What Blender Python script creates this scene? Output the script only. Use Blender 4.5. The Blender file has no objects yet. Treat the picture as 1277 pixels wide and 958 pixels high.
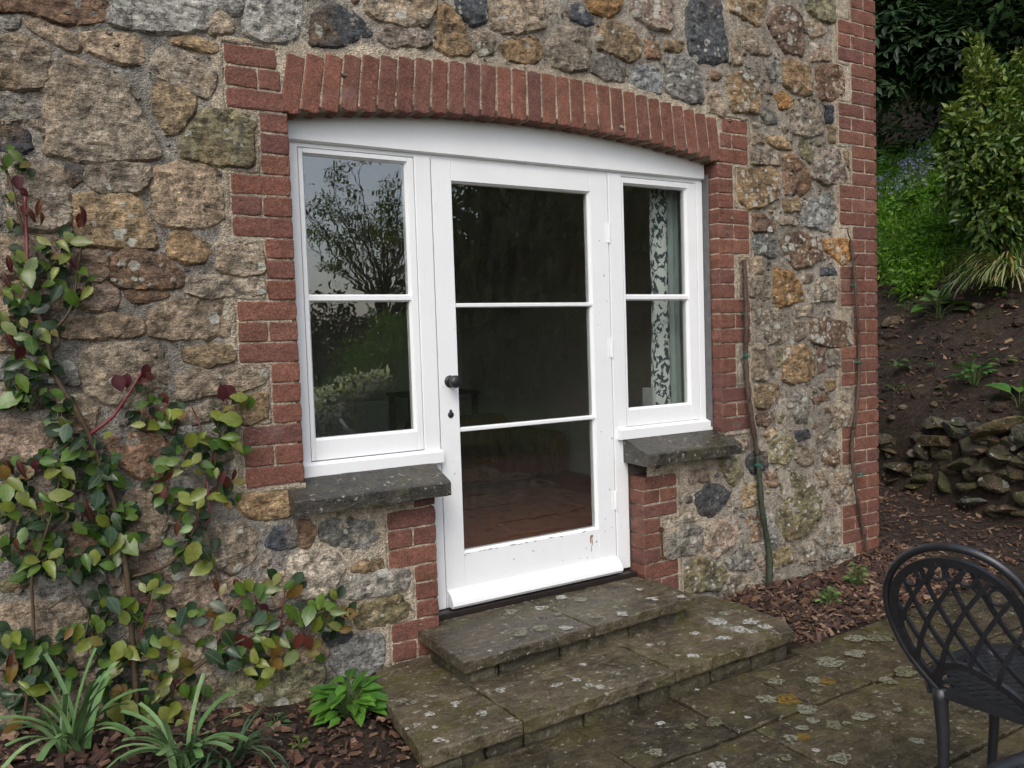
import bpy, bmesh, math, random
import numpy as np
from mathutils import Vector, Matrix, noise as mn

random.seed(11)
SC = bpy.context.scene
COL = SC.collection
R = math.radians
# ------------------------------------------------------------------ camera
CAM = Vector((-0.90918, -3.02866, 0.51000))
YAW, PITCH, ROLL, FPX = 0.54082, 0.054821, -0.032218, 1033.4456
_f = Vector((math.sin(YAW)*math.cos(PITCH), math.cos(YAW)*math.cos(PITCH), -math.sin(PITCH)))
_r0 = Vector((math.cos(YAW), -math.sin(YAW), 0)); _u0 = _r0.cross(_f)
_r = math.cos(ROLL)*_r0 + math.sin(ROLL)*_u0
_u = -math.sin(ROLL)*_r0 + math.cos(ROLL)*_u0
cd = bpy.data.cameras.new('camera'); cam = bpy.data.objects.new('camera', cd); COL.objects.link(cam)
cd.sensor_width = 36.0; cd.lens = FPX/1277.0*36.0; cd.clip_start = 0.05; cd.clip_end = 500
m3 = Matrix((_r, _u, -_f)).transposed()
cam.matrix_world = Matrix.Translation(CAM) @ m3.to_4x4()
SC.camera = cam
# ------------------------------------------------------------------ sky, sun, exposure
SUN_EL, SUN_AZ = R(48), R(215)          # azimuth from +Y, clockwise
w = bpy.data.worlds.new('World'); SC.world = w; w.use_nodes = True
nt = w.node_tree; bg = nt.nodes['Background']
sk = nt.nodes.new('ShaderNodeTexSky'); sk.sky_type = 'NISHITA'; sk.sun_disc = False
sk.sun_elevation = SUN_EL; sk.sun_rotation = SUN_AZ; sk.dust_density = 3.0; sk.air_density = 1.0
hs = nt.nodes.new('ShaderNodeHueSaturation'); hs.inputs['Saturation'].default_value = 0.66
nt.links.new(sk.outputs[0], hs.inputs['Color']); nt.links.new(hs.outputs[0], bg.inputs['Color'])
bg.inputs['Strength'].default_value = 0.15
sd = bpy.data.lights.new('sun', 'SUN'); sun = bpy.data.objects.new('sun', sd); COL.objects.link(sun)
sd.energy = 0.55; sd.angle = R(25); sd.color = (1.0, 0.965, 0.92)
_sd = Vector((math.sin(SUN_AZ)*math.cos(SUN_EL), math.cos(SUN_AZ)*math.cos(SUN_EL), math.sin(SUN_EL)))
sun.rotation_euler = _sd.to_track_quat('Z', 'Y').to_euler()
sun.location = (-4, -8, 9)
SC.view_settings.view_transform = 'Standard'; SC.view_settings.look = 'None'
SC.view_settings.gamma = 1.0; SC.view_settings.use_curve_mapping = False
SC.view_settings.exposure = 0.75
SC.cycles.max_bounces = 8; SC.cycles.transparent_max_bounces = 16
SC.cycles.use_denoising = True; SC.cycles.denoising_prefilter = "ACCURATE"; SC.cycles.use_adaptive_sampling = False; SC.cycles.sample_clamp_indirect = 4.0

# ------------------------------------------------------------------ measuring helpers (points on real planes)
def ray(px, py):
    return (_r*((px-638.5)/FPX) - _u*((py-479.0)/FPX) + _f)
def at_y(px, py, y):
    d = ray(px, py); return CAM + d*((y-CAM.y)/d.y)
def at_x(px, py, x):
    d = ray(px, py); return CAM + d*((x-CAM.x)/d.x)
def at_z(px, py, z):
    d = ray(px, py); return CAM + d*((z-CAM.z)/d.z)
def at_ground(px, py, lo=2.0, hi=30.0):
    d = ray(px, py); t = lo
    while t < hi:
        p = CAM + d*t
        if p.z < ground_h(p.x, p.y): return p
        t += 0.03
    return CAM + d*hi
def nz(x, y, z, s=1.0):
    return mn.noise(Vector((x*s, y*s, z*s)))
# ------------------------------------------------------------------ object helpers
ORG = {}
def link(o, parent=None):
    COL.objects.link(o)
    if parent is not None: o.parent = parent
    return o
def tag(o, label=None, cat=None, group=None, kind=None):
    if label: o['label'] = label
    if cat: o['category'] = cat
    if group: o['group'] = group
    if kind: o['kind'] = kind
    return o
def thing(name, label, cat, loc=(0,0,0), group=None):
    o = bpy.data.objects.new(name, None); o.location = loc; o.empty_display_size = .05
    link(o); ORG[o.name] = Vector(loc)
    return tag(o, label, cat, group)
def org(p):
    return ORG.get(p.name, Vector((0,0,0))) if p is not None else Vector((0,0,0))
def mesh(name, verts, faces, mat=None, smooth=False):
    me = bpy.data.meshes.new(name); me.from_pydata([tuple(v) for v in verts], [], faces)
    if mat: me.materials.append(mat)
    if smooth: me.polygons.foreach_set('use_smooth', [True]*len(me.polygons))
    me.update(); return me
def obj(name, verts, faces, mat, parent=None, smooth=False, kind=None, color=None):
    """verts in world space; stored relative to the thing's own base point"""
    o_ = org(parent)
    me = mesh(name, [Vector(v)-o_ for v in verts], faces, mat, smooth)
    o = bpy.data.objects.new(name, me); link(o, parent)
    if parent is not None: ORG[o.name] = o_
    if kind: o['kind'] = kind
    if color: o.color = color
    return o
def inst(name, me, parent, loc, rot=None, scale=None, color=None):
    o = bpy.data.objects.new(name, me); link(o, parent)
    M = Matrix.Translation(Vector(loc)-org(parent))
    if rot is not None: M = M @ rot.to_4x4()
    if scale is not None: M = M @ Matrix.Diagonal((*scale, 1))
    o.matrix_local = M
    if parent is not None: ORG[o.name] = org(parent)
    if color: o.color = color
    return o
class MB:
    def __init__(s): s.v = []; s.f = []
    def add(s, v, f):
        n = len(s.v); s.v += [Vector(p) for p in v]; s.f += [tuple(i+n for i in q) for q in f]; return s
    def box(s, x0, x1, y0, y1, z0, z1, b=0.0):
        if b <= 0:
            v = [(x,y,z) for x in (x0,x1) for y in (y0,y1) for z in (z0,z1)]
            f = [(0,1,3,2),(4,6,7,5),(0,4,5,1),(2,3,7,6),(0,2,6,4),(1,5,7,3)]
            return s.add(v, f)
        bm = bmesh.new(); bmesh.ops.create_cube(bm, size=1)
        for q in bm.verts: q.co = Vector(((x0+x1)/2+q.co.x*(x1-x0), (y0+y1)/2+q.co.y*(y1-y0), (z0+z1)/2+q.co.z*(z1-z0)))
        bmesh.ops.bevel(bm, geom=bm.edges[:], offset=b, segments=2, affect='EDGES', profile=.5)
        bm.verts.index_update(); v = [q.co.copy() for q in bm.verts]; f = [tuple(a.index for a in q.verts) for q in bm.faces]
        bm.free(); return s.add(v, f)
    def tube(s, pts, rad, seg=8, cap=True):
        pts = [Vector(p) for p in pts]; n = len(pts)
        rr = rad if isinstance(rad, (list, tuple)) else [rad]*n
        t0 = (pts[1]-pts[0]).normalized(); a = t0.orthogonal().normalized(); base = len(s.v)
        for i, p in enumerate(pts):
            t = (pts[min(i+1, n-1)]-pts[max(i-1, 0)]).normalized()
            a = (a - t*a.dot(t)).normalized(); b = t.cross(a)
            for k in range(seg):
                g = 2*math.pi*k/seg; s.v.append(p + (a*math.cos(g)+b*math.sin(g))*rr[i])
        for i in range(n-1):
            for k in range(seg):
                k2 = (k+1) % seg
                s.f.append((base+i*seg+k, base+i*seg+k2, base+(i+1)*seg+k2, base+(i+1)*seg+k))
        if cap:
            s.f.append(tuple(base+k for k in reversed(range(seg)))); s.f.append(tuple(base+(n-1)*seg+k for k in range(seg)))
        return s
    def lathe(s, c, axis, prof, seg=16):
        axis = Vector(axis).normalized(); a = axis.orthogonal().normalized(); b = axis.cross(a); c = Vector(c); base = len(s.v)
        for (h, r) in prof:
            for k in range(seg):
                g = 2*math.pi*k/seg; s.v.append(c+axis*h+(a*math.cos(g)+b*math.sin(g))*r)
        for i in range(len(prof)-1):
            for k in range(seg):
                k2 = (k+1) % seg; s.f.append((base+i*seg+k, base+i*seg+k2, base+(i+1)*seg+k2, base+(i+1)*seg+k))
        s.f.append(tuple(base+k for k in reversed(range(seg)))); s.f.append(tuple(base+(len(prof)-1)*seg+k for k in range(seg)))
        return s
    def build(s, name, mat, parent=None, smooth=False, kind=None, color=None):
        return obj(name, s.v, s.f, mat, parent, smooth, kind, color)
def smooth_path(pts, n=6):
    pts = [Vector(p) for p in pts]; out = []
    P = [pts[0]*2-pts[1]] + pts + [pts[-1]*2-pts[-2]]
    for i in range(1, len(P)-2):
        for k in range(n):
            t = k/n; a, b, c, d = P[i-1], P[i], P[i+1], P[i+2]
            out.append(.5*((2*b)+(c-a)*t+(2*a-5*b+4*c-d)*t*t+(3*b-a-3*c+d)*t**3))
    out.append(pts[-1]); return out
# ------------------------------------------------------------------ materials
class NT:
    def __init__(s, name):
        s.m = bpy.data.materials.new(name); s.m.use_nodes = True; s.t = s.m.node_tree
        s.b = s.t.nodes['Principled BSDF']; s.out = s.t.nodes['Material Output']
        s.pos = s.t.nodes.new('ShaderNodeNewGeometry').outputs['Position']
    def n(s, ty, **kw):
        d = s.t.nodes.new('ShaderNode'+ty)
        for k, v in kw.items():
            if hasattr(d, k): setattr(d, k, v)
            else: d.inputs[k].default_value = v
        return d
    def l(s, a, b): s.t.links.new(a, b)
    def vec(s, scale=(1,1,1), rot=(0,0,0), loc=(0,0,0), src=None):
        d = s.n('Mapping'); s.l(src or s.pos, d.inputs['Vector'])
        d.inputs['Scale'].default_value = scale; d.inputs['Rotation'].default_value = rot; d.inputs['Location'].default_value = loc
        return d.outputs[0]
    def noise(s, scale, detail=4, rough=.6, vec=None, dist=0.0):
        d = s.n('TexNoise'); d.inputs['Scale'].default_value = scale; d.inputs['Detail'].default_value = detail
        d.inputs['Roughness'].default_value = rough; d.inputs['Distortion'].default_value = dist
        s.l(vec or s.pos, d.inputs['Vector']); return d.outputs['Fac']
    def voro(s, scale, vec=None, feature='F1', rnd=1.0):
        d = s.n('TexVoronoi', feature=feature); d.inputs['Scale'].default_value = scale; d.inputs['Randomness'].default_value = rnd
        s.l(vec or s.pos, d.inputs['Vector']); return d
    def ramp(s, fac, a, b, ca=0.0, cb=1.0):
        d = s.n('MapRange'); d.clamp = True
        s.l(fac, d.inputs['Value'])
        for k, v in (('From Min', a), ('From Max', b), ('To Min', ca), ('To Max', cb)): d.inputs[k].default_value = v
        return d.outputs[0]
    def math(s, op, a, b=None):
        d = s.n('Math', operation=op)
        for i, x in enumerate((a, b)):
            if x is None: continue
            if isinstance(x, (int, float)): d.inputs[i].default_value = x
            else: s.l(x, d.inputs[i])
        return d.outputs[0]
    def mix(s, fac, a, b, blend='MIX'):
        d = s.n('Mix', data_type='RGBA', blend_type=blend); d.clamp_factor = True
        for sock, x in ((d.inputs[0], fac), (d.inputs[6], a), (d.inputs[7], b)):
            if isinstance(x, (int, float)): sock.default_value = x
            elif isinstance(x, (tuple, list)): sock.default_value = (*x[:3], 1)
            else: s.l(x, sock)
        return d.outputs[2]
    def mul(s, col, fac):        # colour times scalar socket
        d = s.n('VectorMath', operation='SCALE'); s.l(col, d.inputs[0])
        if isinstance(fac, (int, float)): d.inputs['Scale'].default_value = fac
        else: s.l(fac, d.inputs['Scale'])
        return d.outputs[0]
    def rgb(s, c):
        d = s.n('RGB'); d.outputs[0].default_value = (*c, 1); return d.outputs[0]
    def bump(s, h, strength=.5, dist=.01, prev=None):
        d = s.n('Bump'); d.inputs['Strength'].default_value = strength; d.inputs['Distance'].default_value = dist
        s.l(h, d.inputs['Height'])
        if prev is not None: s.l(prev, d.inputs['Normal'])
        return d.outputs[0]
    def fin(s, col=None, rough=None, normal=None, spec=None):
        for k, v in (('Base Color', col), ('Roughness', rough), ('Normal', normal), ('Specular IOR Level', spec)):
            if v is None: continue
            if isinstance(v, (int, float)): s.b.inputs[k].default_value = v
            elif isinstance(v, (tuple, list)): s.b.inputs[k].default_value = (*v, 1)
            else: s.l(v, s.b.inputs[k])
        return s.m

def mat_stone(name='rubble_stone', tilt=.35, wet=.8, moss=0.0):
    t = NT(name); oi = t.n('ObjectInfo')
    off = t.n('VectorMath', operation='MULTIPLY_ADD'); rv = t.n('CombineXYZ')
    for k in range(3): t.l(oi.outputs['Random'], rv.inputs[k])
    t.l(rv.outputs[0], off.inputs[0]); off.inputs[1].default_value = (7, 11, 5); t.l(t.pos, off.inputs[2])
    P = off.outputs[0]
    strat = t.vec((3, 3, 11), (0, tilt, 0), src=P)
    n1 = t.noise(7, 5, .62, P); n2 = t.noise(70, 4, .7, P); n3 = t.noise(5, 4, .55, t.vec((1,1,1), loc=(3,7,1), src=P))
    ns = t.noise(6, 6, .65, strat); n5 = t.noise(22, 5, .65, P)
    c = t.mul(oi.outputs['Color'], t.ramp(n1, .3, .72, .62, 1.25))
    c = t.mix(t.ramp(n3, .54, .72, 0, .45), c, (.30, .18, .075))
    n4 = t.noise(210, 3, .7, P)
    c = t.mul(c, t.ramp(n2, .32, .68, .55, 1.45)); c = t.mul(c, t.ramp(n4, .33, .67, .55, 1.5))
    c = t.mul(c, t.ramp(n5, .36, .58, .42, 1.18))
    c = t.mix(t.ramp(ns, .42, .30, 0, .85), c, (.035, .028, .022))
    c = t.mix(t.ramp(t.noise(34, 3, .5, P), .66, .74, 0, .5), c, (.45, .42, .36))
    stn = t.noise(1.7, 5, .62, t.vec((1.3, 1, .75))); c = t.mul(c, t.ramp(stn, .36, .62, .68, 1.15)); c = t.mix(t.ramp(t.noise(9, 5, .65, t.vec((1, 1, .6), loc=(5, 1, 2))), .56, .68, 0, .5), c, (.07, .062, .05))
    # lichen: pale round colonies, as many as the stone's alpha says
    wob = t.n('VectorMath', operation='MULTIPLY_ADD'); nn = t.n('TexNoise'); nn.inputs['Scale'].default_value = 60
    t.l(t.pos, nn.inputs['Vector']); t.l(nn.outputs['Color'], wob.inputs[0]); wob.inputs[1].default_value = (.014,)*3; t.l(t.pos, wob.inputs[2])
    for sc, thr in ((24, .62), (46, .55)):
        v = t.voro(sc, wob.outputs[0]); sel = t.n('SeparateColor'); t.l(v.outputs['Color'], sel.inputs[0])
        on = t.math('LESS_THAN', sel.outputs[0], oi.outputs['Alpha'])
        rad = t.math('MULTIPLY', sel.outputs[1], thr)
        d = t.math('SUBTRACT', rad, v.outputs['Distance'])
        fac = t.math('MULTIPLY', t.ramp(d, 0, .07, 0, .85), on)
        fac = t.math('MULTIPLY', fac, t.ramp(n2, .35, .55, .45, 1))
        c = t.mix(fac, c, t.mix(sel.outputs[2], (.36, .36, .30), (.50, .50, .44)))
    if moss: c = t.mix(t.ramp(t.noise(8, 5, .65), .42, .6, 0, moss), c, (.045, .05, .012))
    h = t.math('ADD', t.math('MULTIPLY', ns, .6), t.math('ADD', t.math('MULTIPLY', n5, .8), t.math('MULTIPLY', n2, .35)))
    b = t.bump(t.math('ADD', h, t.math('MULTIPLY', n4, .25)), 1.0, .022)
    return t.fin(c, t.ramp(n5, .3, .7, .6, .9), b, .35)

def mat_brick():
    t = NT('red_brick'); oi = t.n('ObjectInfo')
    n1 = t.noise(14, 5, .65); n2 = t.noise(130, 4, .75); n3 = t.noise(38, 4, .6)
    n4 = t.noise(260, 3, .7)
    c = t.mul(oi.outputs['Color'], t.ramp(n1, .3, .7, .70, 1.3))
    c = t.mul(c, t.ramp(n2, .32, .68, .6, 1.4)); c = t.mul(c, t.ramp(n4, .33, .67, .62, 1.4))
    c = t.mix(t.ramp(n3, .62, .70, 0, .35), c, (.06, .035, .03))
    c = t.mix(t.ramp(t.noise(90, 2, .5), .70, .76, 0, .5), c, (.36, .28, .22))
    c = t.mix(t.ramp(t.noise(6, 4, .6, t.vec((1,1,1), loc=(4,2,8))), .62, .75, 0, .28), c, (.30, .24, .22))
    b = t.bump(t.math('ADD', n2, t.math('MULTIPLY', n3, .8)), .7, .007)
    return t.fin(c, .82, b, .3)

def mat_mortar(name, base, dark, light, var=.7):
    t = NT(name); a = t.n('Attribute', attribute_name='buff')
    n1 = t.noise(9, 6, .65); n2 = t.noise(85, 5, .75); n3 = t.noise(28, 5, .65); g = t.voro(170)
    c = t.mix(t.ramp(n1, .32, .68), base, dark)
    c = t.mix(a.outputs['Fac'], c, light)
    c = t.mul(c, t.ramp(n2, .28, .72, .5, 1.45)); c = t.mul(c, t.ramp(n3, .3, .65, .6, 1.2))
    c = t.mix(t.ramp(t.noise(48, 3, .5), .64, .72, 0, .6), c, (.42, .40, .35))
    c = t.mul(c, t.ramp(t.noise(230, 3, .7), .33, .67, .6, 1.45)); c = t.mix(t.ramp(n3, .38, .28, 0, .75), c, (.035, .032, .028))
    stn = t.noise(1.7, 5, .62, t.vec((1.3, 1, .75))); c = t.mul(c, t.ramp(stn, .36, .62, .68, 1.15)); c = t.mix(t.ramp(t.noise(9, 5, .65, t.vec((1, 1, .6), loc=(5, 1, 2))), .56, .68, 0, .45), c, (.085, .078, .065))
    lv = t.voro(30); ls = t.n('SeparateColor'); t.l(lv.outputs['Color'], ls.inputs[0])
    lf = t.math('MULTIPLY', t.ramp(t.math('SUBTRACT', t.math('MULTIPLY', ls.outputs[1], .5), lv.outputs['Distance']), 0, .08, 0, .8), t.math('LESS_THAN', ls.outputs[0], t.ramp(t.noise(1.3, 2, .5), .42, .6, .02, .40)))
    c = t.mix(t.math('MULTIPLY', lf, t.math('SUBTRACT', 1.0, t.math('MULTIPLY', a.outputs['Fac'], .9))), c, (.46, .46, .41))
    h = t.math('ADD', n2, t.math('ADD', n3, t.math('MULTIPLY', g.outputs['Distance'], .5)))
    return t.fin(c, .92, t.bump(h, .9, .014), .2)

def mat_paint():
    t = NT('white_gloss_paint'); n1 = t.noise(3, 4, .6); n2 = t.noise(45, 5, .7); st = t.noise(20, 4, .6, t.vec((6, 6, .5)))
    c = t.mix(t.ramp(n1, .4, .7, 0, .5), (.79, .805, .81), (.74, .755, .755))
    c = t.mix(t.ramp(n2, .66, .75, 0, .6), c, (.42, .38, .32))
    c = t.mix(t.ramp(t.noise(11, 5, .7, t.vec((1,1,1), loc=(2,5,3))), .70, .78, 0, .35), c, (.48, .40, .28))
    c = t.mix(t.ramp(t.noise(4, 3, .6, t.vec((1,1,1), loc=(7,5,3))), .5, .75, 0, .22), c, (.60, .62, .58))
    c = t.mix(t.ramp(st, .6, .8, 0, .18), c, (.55, .52, .46))
    h = t.math('ADD', t.math('MULTIPLY', st, .6), t.math('MULTIPLY', n2, .5))
    return t.fin(c, t.ramp(n1, .3, .7, .32, .5), t.bump(h, .22, .005), .4)

def mat_glass():
    t = NT('window_glass'); gl = t.n('BsdfGlossy'); gl.inputs['Roughness'].default_value = 0.0; gl.inputs['Color'].default_value = (1,1,1,1)
    tr = t.n('BsdfTransparent'); tr.inputs['Color'].default_value = (.93, .95, .94, 1)
    ge = t.n('NewGeometry'); dp = t.n('VectorMath', operation='DOT_PRODUCT'); t.l(ge.outputs['Incoming'], dp.inputs[0]); t.l(ge.outputs['Normal'], dp.inputs[1])
    cz = t.math('SUBTRACT', 1.0, t.math('ABSOLUTE', dp.outputs['Value']))
    f = t.math('ADD', .12, t.math('MULTIPLY', t.math('POWER', cz, 5.0), .93))
    w1 = t.noise(5, 2, .4, t.vec((1, 1, 2.2))); bp = t.bump(w1, .035, .010)
    t.l(bp, gl.inputs['Normal'])
    mx = t.n('MixShader'); t.l(f, mx.inputs[0]); t.l(tr.outputs[0], mx.inputs[1]); t.l(gl.outputs[0], mx.inputs[2])
    # a thin film of dust and dried rain on the pane
    df = t.n('BsdfDiffuse'); df.inputs['Color'].default_value = (.5, .5, .47, 1)
    m2 = t.n('MixShader'); t.l(t.ramp(t.noise(9, 5, .7, t.vec((3, 3, .6))), .35, .75, .002, .012), m2.inputs[0])
    t.l(mx.outputs[0], m2.inputs[1]); t.l(df.outputs[0], m2.inputs[2]); t.l(m2.outputs[0], t.out.inputs['Surface'])
    t.t.nodes.remove(t.b); return t.m

def mat_plain(name, col, rough=.6, spec=.4, var=.25, scale=20, bump=.3, metal=0):
    t = NT(name); n1 = t.noise(scale, 5, .65); n2 = t.noise(scale*6, 4, .7)
    c = t.mul(t.rgb(col), t.ramp(n1, .3, .7, 1-var, 1+var)); c = t.mul(c, t.ramp(n2, .3, .7, 1-var*.7, 1+var*.7))
    t.b.inputs['Metallic'].default_value = metal
    return t.fin(c, rough, t.bump(t.math('ADD', n1, n2), bump, .004), spec)

def mat_flag(name, c1, c2, c3, rough=(.28, .7), moss=.4, lich=.3):
    t = NT(name); oi = t.n('ObjectInfo')
    n1 = t.noise(3.2, 5, .6); n2 = t.noise(90, 5, .75); n3 = t.noise(14, 6, .65); st = t.noise(5, 6, .7, t.vec((2, 9, 6), (0, 0, .35)), 1.5)
    c = t.mix(t.ramp(n1, .35, .65), c1, c2); c = t.mix(t.ramp(st, .45, .62, 0, .7), c, c3)
    c = t.mul(c, t.ramp(oi.outputs['Random'], 0, 1, .8, 1.2))
    c = t.mul(c, t.ramp(n2, .3, .7, .5, 1.5)); c = t.mul(c, t.ramp(n3, .3, .65, .55, 1.2))
    c = t.mix(t.ramp(t.noise(6, 5, .6, t.vec((1,1,1), loc=(9,1,2))), .52, .66, 0, moss), c, (.075, .07, .016))
    c = t.mix(t.ramp(t.noise(42, 4, .6), .62, .68, 0, lich), c, (.34, .33, .27)); c = t.mix(t.ramp(t.noise(150, 3, .6), .66, .72, 0, lich), c, (.38, .37, .32)); c = t.mul(c, t.ramp(t.noise(260, 3, .7), .33, .67, .6, 1.45))
    h = t.math('ADD', t.math('MULTIPLY', st, .8), t.math('ADD', n3, t.math('MULTIPLY', n2, .4)))
    return t.fin(c, t.ramp(n3, .35, .65, *rough), t.bump(h, .7, .010), .45)

def mat_soil(name='soil', c1=(.030, .022, .017), c2=(.065, .046, .032)):
    t = NT(name); n1 = t.noise(5, 6, .65); n2 = t.noise(60, 5, .75); n3 = t.noise(18, 6, .7)
    c = t.mix(t.ramp(n3, .35, .65), c1, c2); c = t.mul(c, t.ramp(n2, .3, .7, .45, 1.6)); c = t.mul(c, t.ramp(n1, .3, .7, .7, 1.25))
    c = t.mix(t.ramp(n1, .55, .7, 0, .55), c, (.045, .05, .016)); c = t.mix(t.ramp(t.noise(26, 4, .7), .62, .70, 0, .6), c, (.10, .075, .05)); c = t.mul(c, t.ramp(t.noise(140, 4, .75), .32, .68, .5, 1.6))
    return t.fin(c, .9, t.bump(t.math('ADD', n3, n2), 1.0, .03), .2)

def mat_leaf(name, trans=.28, rough=.38, attr=None, spec=.5):
    t = NT(name)
    if attr: src = t.n('Attribute', attribute_name=attr).outputs['Color']
    else: src = t.n('ObjectInfo').outputs['Color']
    n1 = t.noise(45, 4, .6)
    c = t.mul(src, t.ramp(n1, .3, .7, .75, 1.25))
    if not attr:
        uv = t.n('UVMap'); se = t.n('SeparateXYZ'); t.l(uv.outputs[0], se.inputs[0])
        mid = t.ramp(t.math('ABSOLUTE', se.outputs[0]), 0, .035, .40, 0); c = t.mix(mid, c, (.22, .21, .07))
        ve = t.math('SINE', t.math('MULTIPLY', t.math('SUBTRACT', se.outputs[1], t.math('MULTIPLY', t.math('ABSOLUTE', se.outputs[0]), .55)), 46))
        c = t.mix(t.ramp(ve, .75, 1, 0, .10), c, (.20, .22, .08))
    t.fin(c, rough, t.bump(n1, .25, .004), spec)
    tl = t.n('BsdfTranslucent'); t.l(t.mix(1.0, c, (1.2, 1.25, .5), 'MULTIPLY'), tl.inputs['Color'])
    mx = t.n('MixShader'); mx.inputs[0].default_value = trans
    t.l(t.b.outputs[0], mx.inputs[1]); t.l(tl.outputs[0], mx.inputs[2]); t.l(mx.outputs[0], t.out.inputs['Surface'])
    return t.m
def mat_attr(name, rough=.85, attr='col'):
    t = NT(name); a = t.n('Attribute', attribute_name=attr); n = t.noise(120, 4, .7)
    return t.fin(t.mul(a.outputs['Color'], t.ramp(n, .3, .7, .6, 1.4)), rough, t.bump(n, .5, .004), .3)
def mat_curtain():
    t = NT('curtain_print'); n = t.noise(26, 3, .6, t.vec((1.6, .3, 1)), .6)
    f = t.ramp(n, .50, .53)
    c = t.mix(f, (.62, .63, .60), (.045, .07, .08))
    return t.fin(c, .9, None, .1)

def mat_lichen():
    t = NT('lichen_crust'); a = t.n('Attribute', attribute_name='col'); n = t.noise(75, 5, .75); n2 = t.noise(240, 3, .7)
    t.fin(t.mul(a.outputs['Color'], t.ramp(n2, .3, .7, .6, 1.35)), .95, t.bump(n, .6, .004), .2)
    tr = t.n('BsdfTransparent'); mx = t.n('MixShader'); t.l(t.ramp(n, .44, .60, .05, .97), mx.inputs[0]); t.l(t.b.outputs[0], mx.inputs[1]); t.l(tr.outputs[0], mx.inputs[2]); t.l(mx.outputs[0], t.out.inputs['Surface'])
    return t.m
M = dict(
    stone=mat_stone(), brick=mat_brick(),
    mortar=mat_mortar('lime_mortar', (.36, .33, .275), (.19, .178, .16), (.54, .455, .34)),
    point=mat_mortar('buff_pointing', (.50, .42, .31), (.36, .305, .225), (.50, .42, .31)),
    paint=mat_paint(), glass=mat_glass(),
    core=mat_plain('wall_core', (.12, .105, .09), .9, .2),
    plaster=mat_plain('interior_plaster', (.60, .61, .55), .9, .2, .06, 4, .05),
    sill=mat_flag('dark_slate_sill', (.036, .033, .028), (.060, .055, .043), (.024, .022, .019), (.16, .45), .3, .7),
    step=mat_flag('weathered_step_stone', (.100, .080, .046), (.034, .029, .019), (.150, .126, .088), (.14, .6), .6, .8),
    riser=mat_flag('mossy_riser_stone', (.06, .052, .030), (.04, .035, .024), (.09, .078, .045), (.5, .9), .7, .3),
    flag=mat_flag('wet_flagstone', (.062, .049, .025), (.028, .024, .015), (.092, .072, .041), (.18, .65), .6, .55),
    soil=mat_soil(), clod=mat_soil('earth_clod', (.04, .03, .022), (.085, .062, .043)), flake=mat_attr('paint_chips', .8), dark=mat_plain('black_iron', (.018, .018, .02), .35, .5, .3, 60, .25),
    chair=mat_plain('black_painted_aluminium', (.020, .021, .025), .28, .65, .25, 40, .2),
    leaf=mat_leaf('rose_leaf', .22, .32, None, .45), fol=mat_leaf('foliage', .42, .5, 'col', .3), folm=mat_leaf('matt_foliage', .12, .9, 'col', .05), folg=mat_leaf('glossy_foliage', .2, .42, 'col', .38),
    stem=mat_plain('rose_cane', (.075, .05, .028), .6, .4, .35, 60, .4),
    redstem=mat_plain('young_red_stem', (.14, .025, .03), .45, .5, .3, 60, .3),
    bark=mat_plain('bark', (.05, .04, .032), .9, .2, .4, 25, .8),
    stick=mat_plain('bare_stem_bark', (.085, .058, .042), .75, .3, .45, 70, .8),
    gstick=mat_plain('mossy_stem_bark', (.045, .055, .035), .7, .3, .5, 70, .8),
    tie=mat_plain('green_twine', (.02, .16, .12), .7, .3, .2, 80, .2),
    attr=mat_attr('chips'), lichen=mat_lichen(), dstone=mat_stone('dry_stone', .1, .8, .75),
    curtain=mat_curtain(), floor=mat_plain('red_brown_carpet', (.26, .085, .05), .9, .1, .2, 8, .1),
    sofa=mat_plain('rust_upholstery', (.14, .05, .03), .85, .2, .2, 20, .1),
    wood=mat_plain('dark_wood', (.05, .03, .02), .5, .4, .3, 12, .1),
    gilt=mat_plain('gilt_frame', (.30, .19, .05), .5, .5, .2, 30, .2),
    art=mat_plain('dark_painting', (.06, .075, .045), .6, .3, .6, 9, .05),
    cab=mat_plain('painted_cabinet', (.42, .44, .42), .6, .3, .05, 6, .05),
    seal=mat_plain('grey_mastic', (.12, .12, .12), .7, .3, .2, 30, .2),
    thresh=mat_plain('dark_threshold', (.020, .015, .013), .35, .5, .3, 20, .3),
    rust=mat_plain('rusty_iron', (.08, .035, .018), .8, .3, .4, 60, .5),
)
# ================================================================== the cottage wall
W_, C_ = 2.1351, 3.3960            # opening width, corner of the building
S_, CO, H_ = 0.2208, 0.075, 0.1104             # stretcher length, course height
ARC_R, ARC_C = 6.78, 1.430-6.78
def arch_z(x, r=ARC_R): return ARC_C + math.sqrt(max(r*r-(x-W_/2)**2, 0))
cottage = thing('cottage', 'rubble stone cottage wall with red brick quoins and a brick arch over white glazed door', 'cottage', (1.0, 0.0, -0.84))

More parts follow.
